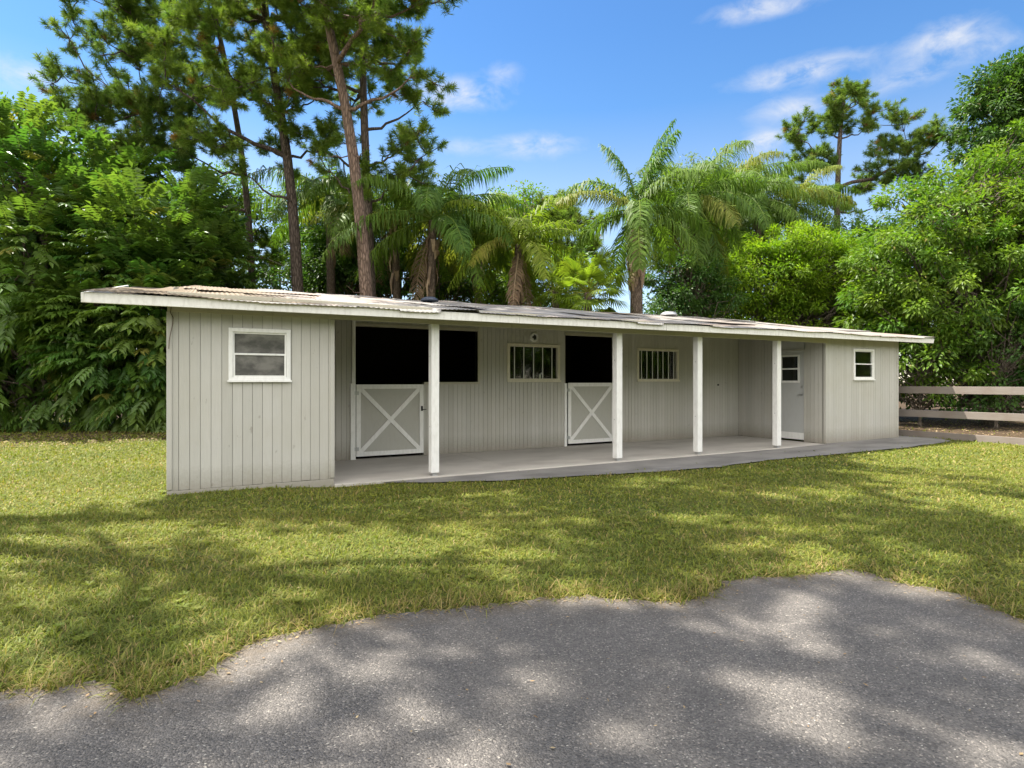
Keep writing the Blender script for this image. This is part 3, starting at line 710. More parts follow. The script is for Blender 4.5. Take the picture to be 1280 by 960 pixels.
# thick front pine, its top leans left out of the picture
pine('thick reddish pine trunk leaning left, nearest of the pines behind the stable roof',
     [base_under(462, 0, 18.6), P_(459, 365, 18.6), P_(450, 260, 18.6), P_(434, 130, 18.6), P_(402, 0, 18.4), P_(385, -110, 18.2), P_(372, -240, 17.6)], .225, .09,
     [ell(470, 20, 75, 60, 18.2, 2.5), ell(520, 85, 42, 42, 18.4, 1.5), ell(440, -60, 130, 60, 17.0, 3.5), ell(395, -190, 170, 90, 15.8, 3.8), ell(540, -120, 110, 70, 15.0, 3), ell(380, 70, 60, 60, 19.4, 1.5)], 95, .62, 8, 'pinebark', 'needle', stubs=4)
pine('grey vine-draped pine trunk standing directly behind the thick leaning pine',
     [base_under(462, 0, 20.6), P_(465, 365, 20.6), P_(460, 260, 20.6), P_(455, 150, 20.6), P_(452, 40, 20.4), P_(456, -80, 20.2)], .19, .09,
     [ell(520, 160, 40, 45, 20.6, 1.6), ell(495, 235, 50, 40, 21.4, 1.6), ell(440, 60, 90, 70, 21.5, 2), ell(430, 190, 38, 55, 21.6, 1.4), ell(400, 130, 40, 60, 21.4, 1.4)], 46, .6, 8, 'pinebarkdark', 'needle')
pine('forked dark pine with a broad crown, right of the slim dark pine',
     [base_under(376, 0, 21.5), P_(373, 365, 21.5), P_(368, 280, 21.5), P_(362, 200, 21.4), P_(347, 120, 21.3), P_(332, 40, 21.2), P_(322, -80, 21.), P_(318, -220, 20.5)], .235, .08,
     [ell(345, 60, 90, 60, 21, 2.5), ell(300, 130, 65, 60, 20.4, 2), ell(260, 60, 80, 55, 20.3, 2.4), ell(340, -80, 150, 70, 19.5, 3.2), ell(255, 200, 50, 42, 20.2, 1.4), ell(380, 180, 40, 45, 22.2, 1.4)], 92, .62, 9, 'pinebarkdark', 'needle', stubs=3)
pine('slim dark pine whose long limbs sweep out to the far left over the leafy trees',
     [base_under(318, 0, 23.5), P_(316, 350, 23.5), P_(311, 270, 23.5), P_(303, 190, 23.4), P_(290, 110, 23.), P_(270, 30, 22.8), P_(255, -60, 22.5)], .165, .07,
     [ell(95, 125, 70, 40, 22.3, 1.6), ell(165, 160, 70, 40, 22.2, 1.8), ell(135, 50, 55, 42, 22.5, 1.6), ell(190, 90, 70, 50, 22.4, 2), ell(130, 0, 60, 40, 22.3, 2), ell(210, 10, 80, 40, 22.2, 2), ell(225, 175, 50, 40, 22.6, 1.5)], 96, .62, 8, 'pinebarkdark', 'needledark', up=.45)
pine('lone tall pine with an open flat crown standing above the bright green tree',
     [base_under(1046, 0, 34), P_(1046, 300, 34), P_(1047, 230, 34), P_(1049, 170, 34), P_(1056, 112, 34)], .27, .09,
     [ell(1060, 135, 40, 26, 34, 1.5), ell(1015, 165, 30, 26, 34.3, 1.4), ell(1105, 155, 36, 28, 33.8, 1.4), ell(1170, 170, 26, 20, 33.4, 1), ell(1150, 205, 24, 18, 33.5, 1), ell(1010, 205, 28, 18, 34.2, 1.4), ell(1105, 215, 42, 25, 34.3, 1.6), ell(965, 218, 30, 16, 34.3, 1.4), ell(1030, 245, 30, 18, 34.6, 1.2), ell(1080, 250, 26, 16, 34.6, 1.4), ell(1055, 118, 22, 14, 34, 1.2), ell(1135, 185, 40, 18, 33.8, 1.2), ell(1190, 155, 14, 12, 33.4, .8)], 92, .62, 9, 'pinebarkdark', 'needledark', W=.018, L=.28, nl=66, group='pines far behind', name='pine_tree', dens=1.25)
pine('small bushy pine in the gap between the yellow-green palm and the tall queen palm',
     [base_under(700, 0, 30), P_(700, 330, 30), P_(702, 250, 30)], .15, .06,
     [ell(690, 265, 38, 28, 30, 1.6), ell(715, 290, 34, 30, 30, 1.5), ell(668, 290, 36, 34, 30.4, 1.5), ell(728, 320, 26, 26, 30.2, 1.4)], 44, .6, 8, 'pinebarkdark', 'needle', W=.016, L=.26, nl=60, group='pines far behind')
pine('young pale pine showing low between the two dark pine trunks',
     [base_under(352, 0, 31), P_(350, 340, 31), P_(345, 290, 31)], .10, .04,
     [ell(342, 290, 34, 20, 31, 1.4), ell(352, 330, 30, 20, 31, 1.4), ell(330, 335, 24, 16, 31, 1.2), ell(415, 290, 26, 20, 31, 1.2)], 26, .5, 7, 'pinebarkdark', 'needle', W=.017, L=.26, nl=60, group='pines far behind')
# pines standing outside the picture, left: they shade the lawn and the drive
GS = 'tall pines left of the lawn, outside the photograph'
pine('tall pine left of the drive, its crown over the lawn', [(-5.6, 11.2, -.1), (-5.2, 11.1, 6), (-4.3, 10.9, 12), (-3.6, 10.6, 18), (-3.3, 10.4, 22)], .24, .08,
     [((-2.6, 10.6, 17.5), 3.0, 2.2, 2.0), ((0.2, 10.2, 16.5), 2.8, 1.8, 1.5), ((-4.5, 9.2, 15.0), 3.2, 2.2, 1.6), ((-6.4, 9.4, 15.2), 2.2, 1.6, 1.2), ((-1.0, 11.8, 21), 2.8, 2.4, 1.6), ((2.6, 9.4, 18.3), 2.4, 1.6, 1.2), ((-1.8, 8.6, 17.8), 2.2, 1.4, 1.2)], 116, .8, 9, W=.03, nl=30, dens=1, group=GS)
pine('tall pine beside the left end of the stable, its crown over the roof', [(-8.4, 14.2, -.1), (-7.9, 14.1, 7), (-6.2, 14.0, 14), (-3.6, 14.3, 19), (-2.2, 14.6, 22)], .26, .08,
     [((-2.2, 14.6, 17.0), 3.4, 2.2, 1.8), ((1.2, 13.4, 16.5), 3.0, 2.0, 1.5), ((3.8, 12.6, 17.5), 2.6, 1.8, 1.4), ((0.2, 15.0, 21), 3.0, 2.4, 1.6), ((-5.6, 13.2, 14.5), 2.8, 2.0, 1.2), ((-3.6, 10.0, 13.5), 2.4, 1.4, 1.0), ((-2.8, 12.6, 16.0), 2.6, 2.0, 1.2), ((1.5, 15.6, 19.0), 2.4, 1.8, 1.4)], 124, .8, 9, W=.03, nl=30, dens=1, group=GS)

# ---- broadleaf trees
def broad(name, label, cat, trunk, r0, ells, nclump, cl_r, nleaf, leafL, leafW, leafmat, bark='bark', group=None, shell=.6, upn=.9, droop=.25, limbs=True, flat=.75):
    path = trunkpath(trunk, 9); root = empty(name, tuple(path[0]), label, cat, group)
    mb = make_trunk(root, path, r0, r0*.35, M[bark]); fol = MB()
    C, k, u = sample_ell(ells, nclump, shell)
    ec = np.array([e[0] for e in ells])[k]; ext = rng.random(nclump) < .20
    C = np.where(ext[:, None], ec+(C-ec)*rng.uniform(1.12, 1.42, (nclump, 1)), C); keep = C[:, 2] > .2; C = C[keep]; ext = ext[keep]
    for c in C[::(1 if limbs else 3)]:
        hz = np.linalg.norm(path[:, :2]-c[:2], axis=1); want = max(c[2]-.8*hz.min(), .5)
        a = path[max(1, int(np.argmin(abs(path[:, 2]-want)+.1*hz)))]; ll = np.linalg.norm(c-a)
        limb(mb, a, c, min(.015+.010*ll, r0*.45), .008, -.04, .5)
    m = len(C); n = m*nleaf; cc = np.repeat(C, nleaf, 0); cr = cl_r*rng.uniform(.6, 1.35, m)*np.where(ext, .7, 1)
    o = rdir(n)*(rng.random(n)**.55)[:, None]*np.array([1, 1, flat]); P = cc+o*np.repeat(cr, nleaf)[:, None]
    ctr = np.mean([e[0] for e in ells], 0)
    D = unit(unit(o)*.8+unit(P-ctr)*.35+rdir(n)*.6+np.array([0, 0, -droop])); N = unit(rdir(n)*.7+np.array([0, 0, upn])+unit(P-ctr)*.45)
    V, T = kites(P, D, N, leafL*rng.uniform(.6, 1.25, n), leafW*rng.uniform(.7, 1.2, n))
    tc = np.clip(rng.normal(.45, .24, m), 0, 1); t0 = np.clip(np.repeat(tc, nleaf)+rng.normal(0, .12, n), 0, 1); t2 = (rng.random(n) < .012)*.8
    fol.add(V, T, None, np.repeat(np.stack([t0, rng.random(n), t2], 1), 4, 0))
    mb.build('trunk', M[bark], root, True); fol.build('crown', M[leafmat], root); return root

# ---- trees with drooping feathered (pinnate) leaves, left
def pinnate(label, trunk, r0, ells, nleaf, seedcol=.5, stems=3, Lr=(.55, .95), group=None, npair=6, extra=0):
    path = trunkpath(trunk, 9); root = empty('feather_leaved_tree', tuple(path[0]), label, 'tree', group); mb = make_trunk(root, path, r0, r0*.4, M['bark'])
    for q in range(stems-1):
        e = path[0]+np.append(rng.normal(0, 1.3, 2), 0); t = path[-1]+rng.normal(0, 1.2, 3); limb(mb, path[0]+[0, 0, .1], t, r0*.6, .03, -.05, .6, 9)
    nb = nleaf//26; B, kk, _ = sample_ell(ells, nb, .8)
    B = B[B[:, 2] > .25]; ctr = np.mean([e[0] for e in ells], 0); ctr[2] -= 1.0
    for c in B:
        hz = np.linalg.norm(path[:, :2]-c[:2], axis=1); a = path[max(1, int(np.argmin(abs(path[:, 2]-(c[2]-.7*hz.min())))))]
        limb(mb, a, c, min(.02+.008*np.linalg.norm(c-a), r0*.5), .008, -.06, .6)
    m = len(B); per = 26; n = m*per; cc = np.repeat(B, per, 0); o = rdir(n)*(rng.random(n)**.5)[:, None]*.68; P0 = cc+o
    out = unit(P0-ctr); D = unit(unit(o)*.7+out*.8+rdir(n)*.35+np.array([0, 0, .12])); Lf = rng.uniform(*Lr, n)
    # rachis bends down under its weight; leaflets in pairs along it
    fol = MB(); tb = np.clip(np.repeat(rng.normal(.42, .25, m), per)+rng.normal(0, .1, n), 0, 1); tg = rng.random(n); ty = (rng.random(n) < .02)*.7
    G = np.array([0, 0, -1.])
    def rach(s): return P0+D*(Lf*s)[:, None]+G*(Lf*.26*s*s)[:, None]
    up = np.array([0, 0, 1.])
    Sd = unit(np.cross(D, up)); 
    V = np.stack([rach(0)-Sd*.006, rach(0)+Sd*.006, rach(.5)+Sd*.005, rach(.5)-Sd*.005, rach(1)], 1).reshape(-1, 3); i = np.arange(n)*5
    tt = np.repeat(np.stack([tb, tg*0+.5, ty*0+.2], 1), 5, 0); fol.add(V, np.stack([i+3, i+2, i+4], 1), np.stack([i, i+1, i+2, i+3], 1), tt)
    for q in range(npair+1):
        s = .22+.78*q/npair; T = unit(D+G*(.52*s)); p = rach(s)
        for sd in ((-1, 1) if q < npair else (0,)):
            dd = unit(T*.55+Sd*sd*.95+G*.30+rdir(n)*.12) if sd else T
            nn = unit(np.cross(Sd, T)*-1.0+rdir(n)*.25)
            nn = np.where(nn[:, 2:3] < 0, -nn, nn)
            ll = Lf*.30*(1-.35*abs(s-.55)); V, F = kites(p, dd, nn, ll*1.25, ll*.50, .12, .16)
            fol.add(V, F, None, np.repeat(np.stack([tb, np.clip(tg*.7+rng.random(n)*.3, 0, 1), ty], 1), 4, 0))
    mb.build('trunk', M['bark'], root, True); fol.build('crown', M['pinnate'], root); return root
GL = 'leafy trees massed left of the stable'
pinnate('big feather-leaved tree at the far left edge, drooping glossy leaves down to the grass', [base_under(55, 0, 19.5), P_(60, 450, 19.5), P_(58, 340, 19.5), P_(50, 260, 19.5)], .13,
        [ell(25, 240, 95, 80, 19.5, 2.2), ell(80, 330, 110, 85, 18.8, 2.0), ell(-60, 330, 110, 160, 19.3, 2.2), ell(40, 440, 105, 75, 18.4, 1.6), ell(110, 235, 70, 55, 20, 1.8)], 4200, group=GL)
pinnate('dense feather-leaved tree close against the left end of the stable', [base_under(200, 0, 19.8), P_(195, 450, 19.8), P_(190, 340, 19.8), P_(185, 290, 19.8)], .11,
        [ell(195, 300, 85, 60, 19.6, 2.0), ell(170, 400, 80, 80, 18.9, 1.7), ell(225, 470, 60, 60, 19.2, 1.4), ell(250, 340, 45, 60, 20.4, 1.4), ell(130, 470, 60, 55, 18.7, 1.3), ell(240, 400, 50, 60, 19.8, 1.4)], 3300, group=GL)
# low shrubs in front of and under them
broad('shrub', 'dark low shrub filling the shade under the feather-leaved trees at far left', 'shrub', [base_under(60, 0, 20.5), P_(60, 500, 20.5)], .05,
      [ell(10, 495, 100, 38, 20.3, 1.0), ell(120, 500, 90, 36, 20.5, 1.0), ell(30, 420, 120, 60, 21.5, 1.0), ell(190, 500, 40, 38, 20.3, .8)], 120, .5, 70, .16, .075, 'darkleaf', group=GL)
broad('shrub', 'dark leafy shrub behind the left end of the stable roof', 'shrub', [base_under(235, 0, 23), P_(240, 380, 23)], .07,
      [ell(190, 400, 110, 110, 23, 1.3), ell(262, 310, 32, 50, 23, 1.2), ell(70, 330, 120, 140, 23, 1.2)], 200, .62, 70, .2, .09, 'darkleaf', group=GL)

# right-hand side
B_MID = broad('broadleaf_tree', 'large light green leafy tree at the right edge, leaning over the rail fence', 'tree', [base_under(1235, 0, 21.5), P_(1225, 440, 21.5), P_(1215, 350, 21.5), P_(1210, 270, 21.5)], .17,
      [ell(1180, 290, 75, 55, 21.3, 2), ell(1265, 260, 80, 80, 21.5, 2.2), ell(1130, 335, 60, 55, 21.2, 1.8), ell(1210, 380, 95, 60, 20.6, 1.8), ell(1330, 330, 90, 130, 21, 2.2), ell(1290, 400, 70, 60, 20.4, 1.6), ell(1100, 390, 45, 35, 20.9, 1.2), ell(1150, 235, 40, 28, 21.6, 1.2)], 560, .52, 120, .19, .085, 'midleaf', group='trees right of the stable')
B_DRK = broad('broadleaf_tree', 'tall dark green dense tree rising in the top right corner', 'tree', [base_under(1265, 0, 30), P_(1270, 300, 30), P_(1275, 180, 30)], .25,
      [ell(1262, 150, 52, 48, 30, 2.2), ell(1300, 120, 60, 50, 30, 2.4), ell(1255, 205, 50, 45, 30, 2), ell(1330, 220, 80, 90, 30, 2.5), ell(1200, 300, 90, 80, 29, 1.6), ell(1240, 110, 34, 26, 30, 1.6), ell(1278, 100, 34, 24, 30, 1.6)], 620, .7, 110, .24, .11, 'darkleaf', group='trees right of the stable')
B_BRT = broad('broadleaf_tree', 'bright yellow-green feathery tree behind the right half of the stable roof', 'tree', [base_under(975, 0, 25.6), P_(975, 400, 25.6), P_(978, 330, 25.6)], .13,
      [ell(960, 350, 66, 42, 25.4, 1.6), ell(1030, 340, 60, 45, 25.2, 1.8), ell(990, 308, 60, 24, 25.3, 1.5), ell(925, 372, 42, 30, 25.6, 1.3), ell(1080, 360, 45, 55, 24.6, 1.5), ell(1040, 400, 80, 30, 24.6, 1.3)], 470, .5, 130, .17, .062, 'bright', group='trees right of the stable', droop=.1)
B_SHR = broad('shrub', 'low mid-green shrub behind the rail fence, next to the stable corner', 'shrub', [base_under(1150, 0, 20.3), P_(1150, 480, 20.3)], .05,
      [ell(1150, 460, 50, 45, 20.2, 1.2), ell(1120, 440, 40, 50, 21.2, 1.2), ell(1190, 430, 60, 40, 20.5, 1.2)], 80, .5, 90, .17, .08, 'midleaf', group='shrubs behind the fence')
broad('shrub', 'shaded shrub behind the rail fence at the right edge', 'shrub', [base_under(1245, 0, 19.5), P_(1245, 480, 19.5)], .06,
      [ell(1245, 440, 55, 45, 19.6, 1.2), ell(1320, 430, 60, 70, 19.5, 1.4), ell(1215, 490, 40, 24, 20, 1.), ell(1280, 490, 40, 24, 20, 1.)], 95, .5, 90, .17, .08, 'darkleaf', group='shrubs behind the fence')
broad('shrub', 'deep shadowed thicket farther back behind the rail fence', 'shrub', [base_under(1200, 0, 24), P_(1200, 480, 24)], .06,
      [ell(1200, 440, 110, 80, 24.5, 1.0), ell(1320, 420, 90, 110, 24.5, 1.0), ell(1100, 420, 60, 90, 25, 1.)], 130, .7, 60, .24, .12, 'darkleaf', group='shrubs behind the fence')
broad('broadleaf_tree', 'pale grey-green fine-leaved tree top behind the long-fronded palms', 'tree', [base_under(895, 0, 33), P_(895, 320, 33), P_(893, 250, 33)], .16,
      [ell(880, 228, 50, 24, 33, 1.8), ell(925, 235, 40, 24, 33, 1.8), ell(850, 225, 28, 22, 33, 1.4), ell(900, 280, 70, 50, 33, 1.8)], 230, .6, 110, .16, .06, 'paleleaf', group='trees behind the stable')
broad('broadleaf_tree', 'dark leafy tree filling in behind the queen palms right of the pines', 'tree', [base_under(500, 0, 27), P_(500, 330, 27), P_(500, 280, 27)], .15,
      [ell(500, 300, 90, 45, 27, 1.6), ell(430, 340, 55, 40, 27, 1.4), ell(580, 340, 70, 45, 28, 1.6), ell(510, 345, 110, 26, 25.5, 1.2), ell(425, 300, 34, 30, 27, 1.2)], 330, .7, 80, .21, .10, 'darkleaf', group='trees behind the stable')
broad('broadleaf_tree', 'mid-green low tree behind the yellow-green palm', 'tree', [base_under(650, 0, 28), P_(650, 350, 28), P_(650, 300, 28)], .12,
      [ell(620, 320, 60, 40, 29, 1.6), ell(690, 350, 60, 36, 27, 1.5), ell(600, 365, 60, 20, 26, 1.2), ell(650, 270, 40, 34, 30, 1.4)], 230, .65, 80, .2, .09, 'midleaf', group='trees behind the stable')
broad('broadleaf_tree', 'dark low tree behind the roof, right of the tall queen palm', 'tree', [base_under(870, 0, 26), P_(870, 370, 26), P_(870, 330, 26)], .12,
      [ell(860, 345, 50, 45, 28.5, 1.4), ell(900, 330, 50, 50, 30, 1.4), ell(840, 385, 40, 14, 27, 1.0), ell(1060, 310, 60, 40, 31, 1.4)], 170, .65, 80, .21, .10, 'darkleaf', group='trees behind the stable')
broad('shrub', 'dark leafy shrub hiding the foot of the shaggy palm, right of the tall queen palm', 'shrub', [base_under(868, 0, 22.6), P_(868, 380, 22.6)], .05,
      [ell(862, 352, 34, 34, 22.8, .9), ell(895, 372, 34, 22, 23, .9), ell(838, 385, 22, 14, 22.6, .8)], 110, .42, 80, .15, .07, 'darkleaf', group='trees behind the stable')
broad('broadleaf_tree', 'dark leafy tree seen between the forked pine and the thick leaning pine', 'tree', [base_under(415, 0, 29), P_(415, 330, 29), P_(415, 280, 29)], .13,
      [ell(415, 265, 50, 36, 29, 1.4), ell(395, 315, 44, 34, 29, 1.4), ell(445, 320, 40, 40, 28.5, 1.2)], 150, .62, 80, .2, .09, 'darkleaf', group='trees behind the stable')
broad('broadleaf_tree', 'mid-green leafy tree behind the slim pine, over the left end of the stable roof', 'tree', [base_under(285, 0, 29), P_(285, 320, 29), P_(285, 260, 29)], .13,
      [ell(275, 250, 40, 38, 29, 1.4), ell(262, 300, 36, 40, 29, 1.4), ell(330, 262, 30, 24, 30, 1.2)], 120, .62, 80, .2, .09, 'midleaf', group='trees behind the stable')
broad('shrub', 'dark thin shrub low behind the roof between the pine trunks', 'shrub', [base_under(400, 0, 26), P_(400, 350, 26)], .05,
      [ell(405, 340, 34, 26, 26, 1.0), ell(350, 352, 60, 12, 27, 1.0), ell(290, 335, 24, 30, 26.5, .9)], 60, .5, 70, .17, .09, 'darkleaf', group='trees behind the stable')

# ---- the trees across the drive, behind the photographer (seen only in the window panes)
kinds = [(B_MID, (1233, 0, 21.5)), (B_BRT, (975, 0, 25)), (B_DRK, (1265, 0, 30))]
for q, (kind, x, y, rz, sc, lb) in enumerate([(0, -9, -13, .4, 1.1, 'left of'), (2, -2, -19, 2., .9, 'straight behind'), (1, 5, -17, 1.2, 1.3, 'right behind'), (0, 12, -15, 3.1, 1.2, 'far right behind'), (2, 20, -15, 4.2, .9, 'beyond the fence, behind'), (1, 26, -8, 5., 1.3, 'beyond the fence, right of'), (1, -15, -4, 5., 1.3, 'far left of')]):
    src = kinds[kind][0]; r_ = src.copy(); COL.objects.link(r_); r_.location = (x*1.3, y*1.2-8, -.1); r_.rotation_euler.z = rz; r_.scale = (sc, sc, sc)
    r_['label'] = 'leafy tree across the drive, '+lb+' the photographer'; r_['group'] = 'trees across the drive'
    for ch in src.children:
        c = ch.copy(); COL.objects.link(c); c.parent = r_

for q in range(22):
    x = -12+q*2.3; r_ = B_SHR.copy(); COL.objects.link(r_); r_.location = (x*1.25, -17+.25*x+random.uniform(-1, 1), -.1); r_.rotation_euler.z = q*2.4; r_.scale = (1.7,)*3
    r_['label'] = 'green shrub of the hedge across the drive, behind the photographer'; r_['group'] = 'hedge across the drive'
    for ch in B_SHR.children:
        c = ch.copy(); COL.objects.link(c); c.parent = r_

# ---- palms
def frond_mesh(c, az, el, L, droop, nl=64, lf=.62, w=.034, hang=.75, sparse=1., yel=.0):
    fol = MB(); m = 22; s = np.linspace(0, 1, m); ang = el-droop*s**1.25; ds = L/(m-1)
    hx = np.concatenate([[0], np.cumsum(np.cos(ang[:-1])*ds)]); hz = np.concatenate([[0], np.cumsum(np.sin(ang[:-1])*ds)])
    dirh = np.array([math.cos(az), math.sin(az), 0]); sideh = np.array([-math.sin(az), math.cos(az), 0]); tw = rng.normal(0, .25)
    P = c+hx[:, None]*dirh+hz[:, None]*np.array([0, 0, 1.])+(tw*hx**2/L*.4)[:, None]*sideh
    fol.tube(P, np.linspace(.034, .006, m), 5, (.9, .7, .25), False)
    u = np.repeat(np.linspace(.14, 1, nl), 2)+rng.normal(0, .004, nl*2); u = np.clip(u, .1, 1); n = len(u); sg = np.tile([-1., 1.], nl)
    B = np.stack([np.interp(u, s, P[:, q]) for q in range(3)], 1); T = unit(np.stack([np.interp(u, s, np.gradient(P[:, q])) for q in range(3)], 1))
    Nn = unit(np.cross(np.broadcast_to(sideh, T.shape), T)); ll = lf*(.55+.9*u*(1-u)*2.2)*np.where(u > .85, 1-(u-.85)*3, 1)*rng.uniform(.8, 1.15, n)
    D = unit(sideh*sg[:, None]*.9+T*.55+Nn*rng.normal(.15, .35, n)[:, None])
    G = np.array([0, 0, -1.]); hg = hang*rng.uniform(.7, 1.3, n)[:, None]
    mid = B+D*ll[:, None]*.45+G*ll[:, None]*.10*hg; D2 = unit(D*(1-.55*hg)+G*hg*.95); tip = mid+D2*ll[:, None]*.6
    W = unit(np.cross(D, Nn))*w/2
    V = np.stack([B-W*.6, B+W*.6, mid+W, mid-W, tip], 1).reshape(-1, 3); i = np.arange(n)*5
    t0 = np.clip(rng.normal(.4, .2)+rng.normal(0, .1, n), 0, 1); yy = np.full(n, yel)*rng.uniform(.6, 1.2, n)
    fol.add(V, np.stack([i+3, i+2, i+4], 1), np.stack([i, i+1, i+2, i+3], 1), np.repeat(np.stack([t0, rng.random(n), np.clip(yy, 0, 1)], 1), 5, 0))
    return fol
def skirt(path, r, n, zf=(.35, 1.)):
    mb = MB()
    for q in range(n):
        f = rng.uniform(*zf); k = f*(len(path)-1); a = path[int(k)]+(path[min(int(k)+1, len(path)-1)]-path[int(k)])*(k-int(k)); th = rng.uniform(0, 6.28)
        d = np.array([math.cos(th), math.sin(th), 0]); s = np.array([-d[1], d[0], 0]); L = rng.uniform(.3, .95); w = rng.uniform(.05, .11)
        o = rng.uniform(.02, .16); p0 = a+d*r*.85; p1 = a+d*(r+o)+[0, 0, -L*.5]; p2 = a+d*(r+o*.7)+[0, 0, -L]
        mb.add([p0-s*w, p0+s*w, p1+s*w*.8+d*.02, p1-s*w*.8+d*.02, p2+s*w*.3, p2-s*w*.3], None, [(0, 1, 2, 3), (3, 2, 4, 5)], (rng.random(), rng.random(), .1))
    return mb
def palm(label, base, crown, r, nf, L, mat, group, sk=60, lf=.62, hang=.75, els=(-.35, 1.35), nl=64, w=.044, azs=None, yel=.12, top=None, dead=0):
    path = trunkpath([base, (base+crown)/2+rng.normal(0, .1, 3), crown], 12); root = empty('queen_palm', tuple(path[0]), label, 'palm tree', group)
    mb = MB(); rr = r*(1.15-.25*np.linspace(0, 1, 12)); mb.tube(path, rr, 14); mb.build('trunk', M['palmbark'], root, True)
    if sk: skirt(path, r*.9, sk, (.72, 1.)).build('leaf_bases', M['skirt'], root)
    for q in range(nf):
        f = (q+.5)/nf; el = els[1]-(els[1]-els[0])*f**.85+rng.normal(0, .07); az = q*2.39996+rng.normal(0, .15)
        ln = L*rng.uniform(.85, 1.1)*(.75 if f < .1 else 1); dr = .85+.95*(1-f)*rng.uniform(.55, 1.1)+.3*rng.random()
        fm = frond_mesh(crown+np.array([0, 0, .05]), az, el, ln, dr, nl, lf, w, hang, yel=yel+.5*(rng.random() < .10))
        fm.build('frond', M[mat], root)
    if top is not None:
        frond_mesh(crown, *top, nl, lf, w, hang).build('frond', M[mat], root)
    if top is not None and top[2] < 3.5:
        for da, de, dl in ((.5, -.10, -.25), (-.6, -.05, -.5), (2.6, .02, -.4)):
            frond_mesh(crown, top[0]+da, top[1]+de, top[2]+dl, top[3]+.25, nl, lf, w, hang).build('frond', M[mat], root)
    for q in range(dead):
        frond_mesh(crown-[0, 0, .25], rng.uniform(0, 6.28), -.75, L*.75, .75, nl//2, lf*.8, w, 1., yel=1.).build('dead_frond', M['skirt'], root)
    return root
GP = 'queen palms behind the stable'
azR = math.atan2(RT[1], RT[0])                 # towards the right of the picture
palm('tall queen palm with ragged brown trunk skirt standing clear against the sky', base_under(797, 0, 19.5), P_(796, 266, 19.5), .20, 13, 3.0, 'frond', GP, 130, .66, .85, (-.55, 1.3), 92, top=(azR, 1.45, 3.3, .62), w=.042)
palm('dark green queen palm just right of the pines, arching one frond high', base_under(541, 0, 20.5), P_(541, 276, 20.5), .155, 19, 3.7, 'frond', GP, 34, .75, .85, (-.35, 1.3), 80, top=(azR+.3, 1.15, 3.9, 1.2), dead=1)
palm('yellow-green queen palm with thin trunk in the middle of the row', base_under(648, 0, 21), P_(648, 306, 21), .135, 20, 3.2, 'frondyel', GP, 26, .6, .7, (-.3, 1.3), 68, dead=2)
palm('shaggy palm with long weeping fronds right beside the tall queen palm', base_under(862, 0, 23.5), P_(862, 252, 23.5), .15, 24, 3.6, 'frond', GP, 8, .85, 1.05, (-.75, 1.3), 92, w=.042, dead=1)
palm('weeping palm in front of the lone tall pine', base_under(948, 0, 31), P_(948, 252, 31), 18*.01, 19, 4.3, 'frond', GP, 20, .85, 1.05, (-.4, 1.3), 86, w=.042)
palm('dark palm partly hidden behind the forked pine trunks', base_under(412, 0, 24.5), P_(412, 245, 24.5), .17, 17, 3.6, 'frond', GP, 20, .85, 1.0, (-.35, 1.1), 80, w=.042, dead=1)
palm('yellowish palm rising behind, between the dark green queen palm and the yellow-green one', base_under(598, 0, 24), P_(598, 282, 24), .16, 18, 3.3, 'frondyel', GP, 20, .7, .85, (-.35, 1.3), 70)
palm('dark leaning palm close behind the right side of the thick leaning pine trunk', base_under(500, 0, 23.5), P_(492, 268, 23.5), .16, 19, 3.6, 'frond', GP, 20, .75, .95, (-.4, 1.3), 76, w=.042, dead=1)
palm('palm with light weeping fronds between the shaggy palm and the bright green tree', base_under(905, 0, 28.5), P_(905, 244, 28.5), .18, 20, 4.0, 'frond', GP, 20, .85, 1.05, (-.4, 1.3), 86, w=.042)
palm('farthest right palm, its fronds touching the lone tall pine', base_under(992, 0, 32.5), P_(992, 258, 32.5), .18, 19, 4.1, 'frond', GP, 10, .85, 1.0, (-.4, 1.3), 80, w=.046)
palm('small dark palm between the left leafy trees and the slim pine', base_under(268, 0, 24.5), P_(266, 290, 24.5), .13, 13, 2.3, 'frond', GP, 10, .6, .8, (-.4, 1.1), 54, dead=1)
def fan_palm(label, base, crown, nf, L):
    path = trunkpath([base, crown], 8); root = empty('fan_palm', tuple(path[0]), label, 'palm tree'); mb = MB(); mb.tube(path, np.linspace(.17, .13, 8), 12); mb.build('trunk', M['palmbark'], root, True)
    for q in range(nf):
        fol = MB(); f = (q+.5)/nf; el = 1.2-1.75*f; az = q*2.39996; d = np.array([math.cos(az)*math.cos(el), math.sin(az)*math.cos(el), math.sin(el)]); pl = rng.uniform(.7, 1.1)
        c = crown+d*pl; fol.tube([crown, crown+d*pl*.5+[0, 0, .05], c], [.02, .016, .012], 5, None, False)
        s = unit(np.cross(d, [0, 0, 1.])[None])[0]; up = np.cross(s, d); n = 30; a = np.linspace(-2.1, 2.1, n)
        D = np.cos(a)[:, None]*d+np.sin(a)[:, None]*s-.18*np.abs(np.sin(a))[:, None]*up; D = unit(D); ln = L*(1-.10*np.abs(a))*rng.uniform(.9, 1.05, n)
        W = unit(np.cross(D, up))*.026; B = np.broadcast_to(c, (n, 3)); mid = B+D*ln[:, None]*.6; tip = B+D*ln[:, None]+np.array([0, 0, -.22])*L
        V = np.stack([B-W*.3, B+W*.3, mid+W, mid-W, tip], 1).reshape(-1, 3); i = np.arange(n)*5
        fol.add(V, np.stack([i+3, i+2, i+4], 1), np.stack([i, i+1, i+2, i+3], 1), np.repeat(np.stack([np.clip(rng.normal(.5, .15, n), 0, 1), rng.random(n), np.full(n, .06)], 1), 5, 0)); fol.build('frond', M['frondyel'], root)
    return root
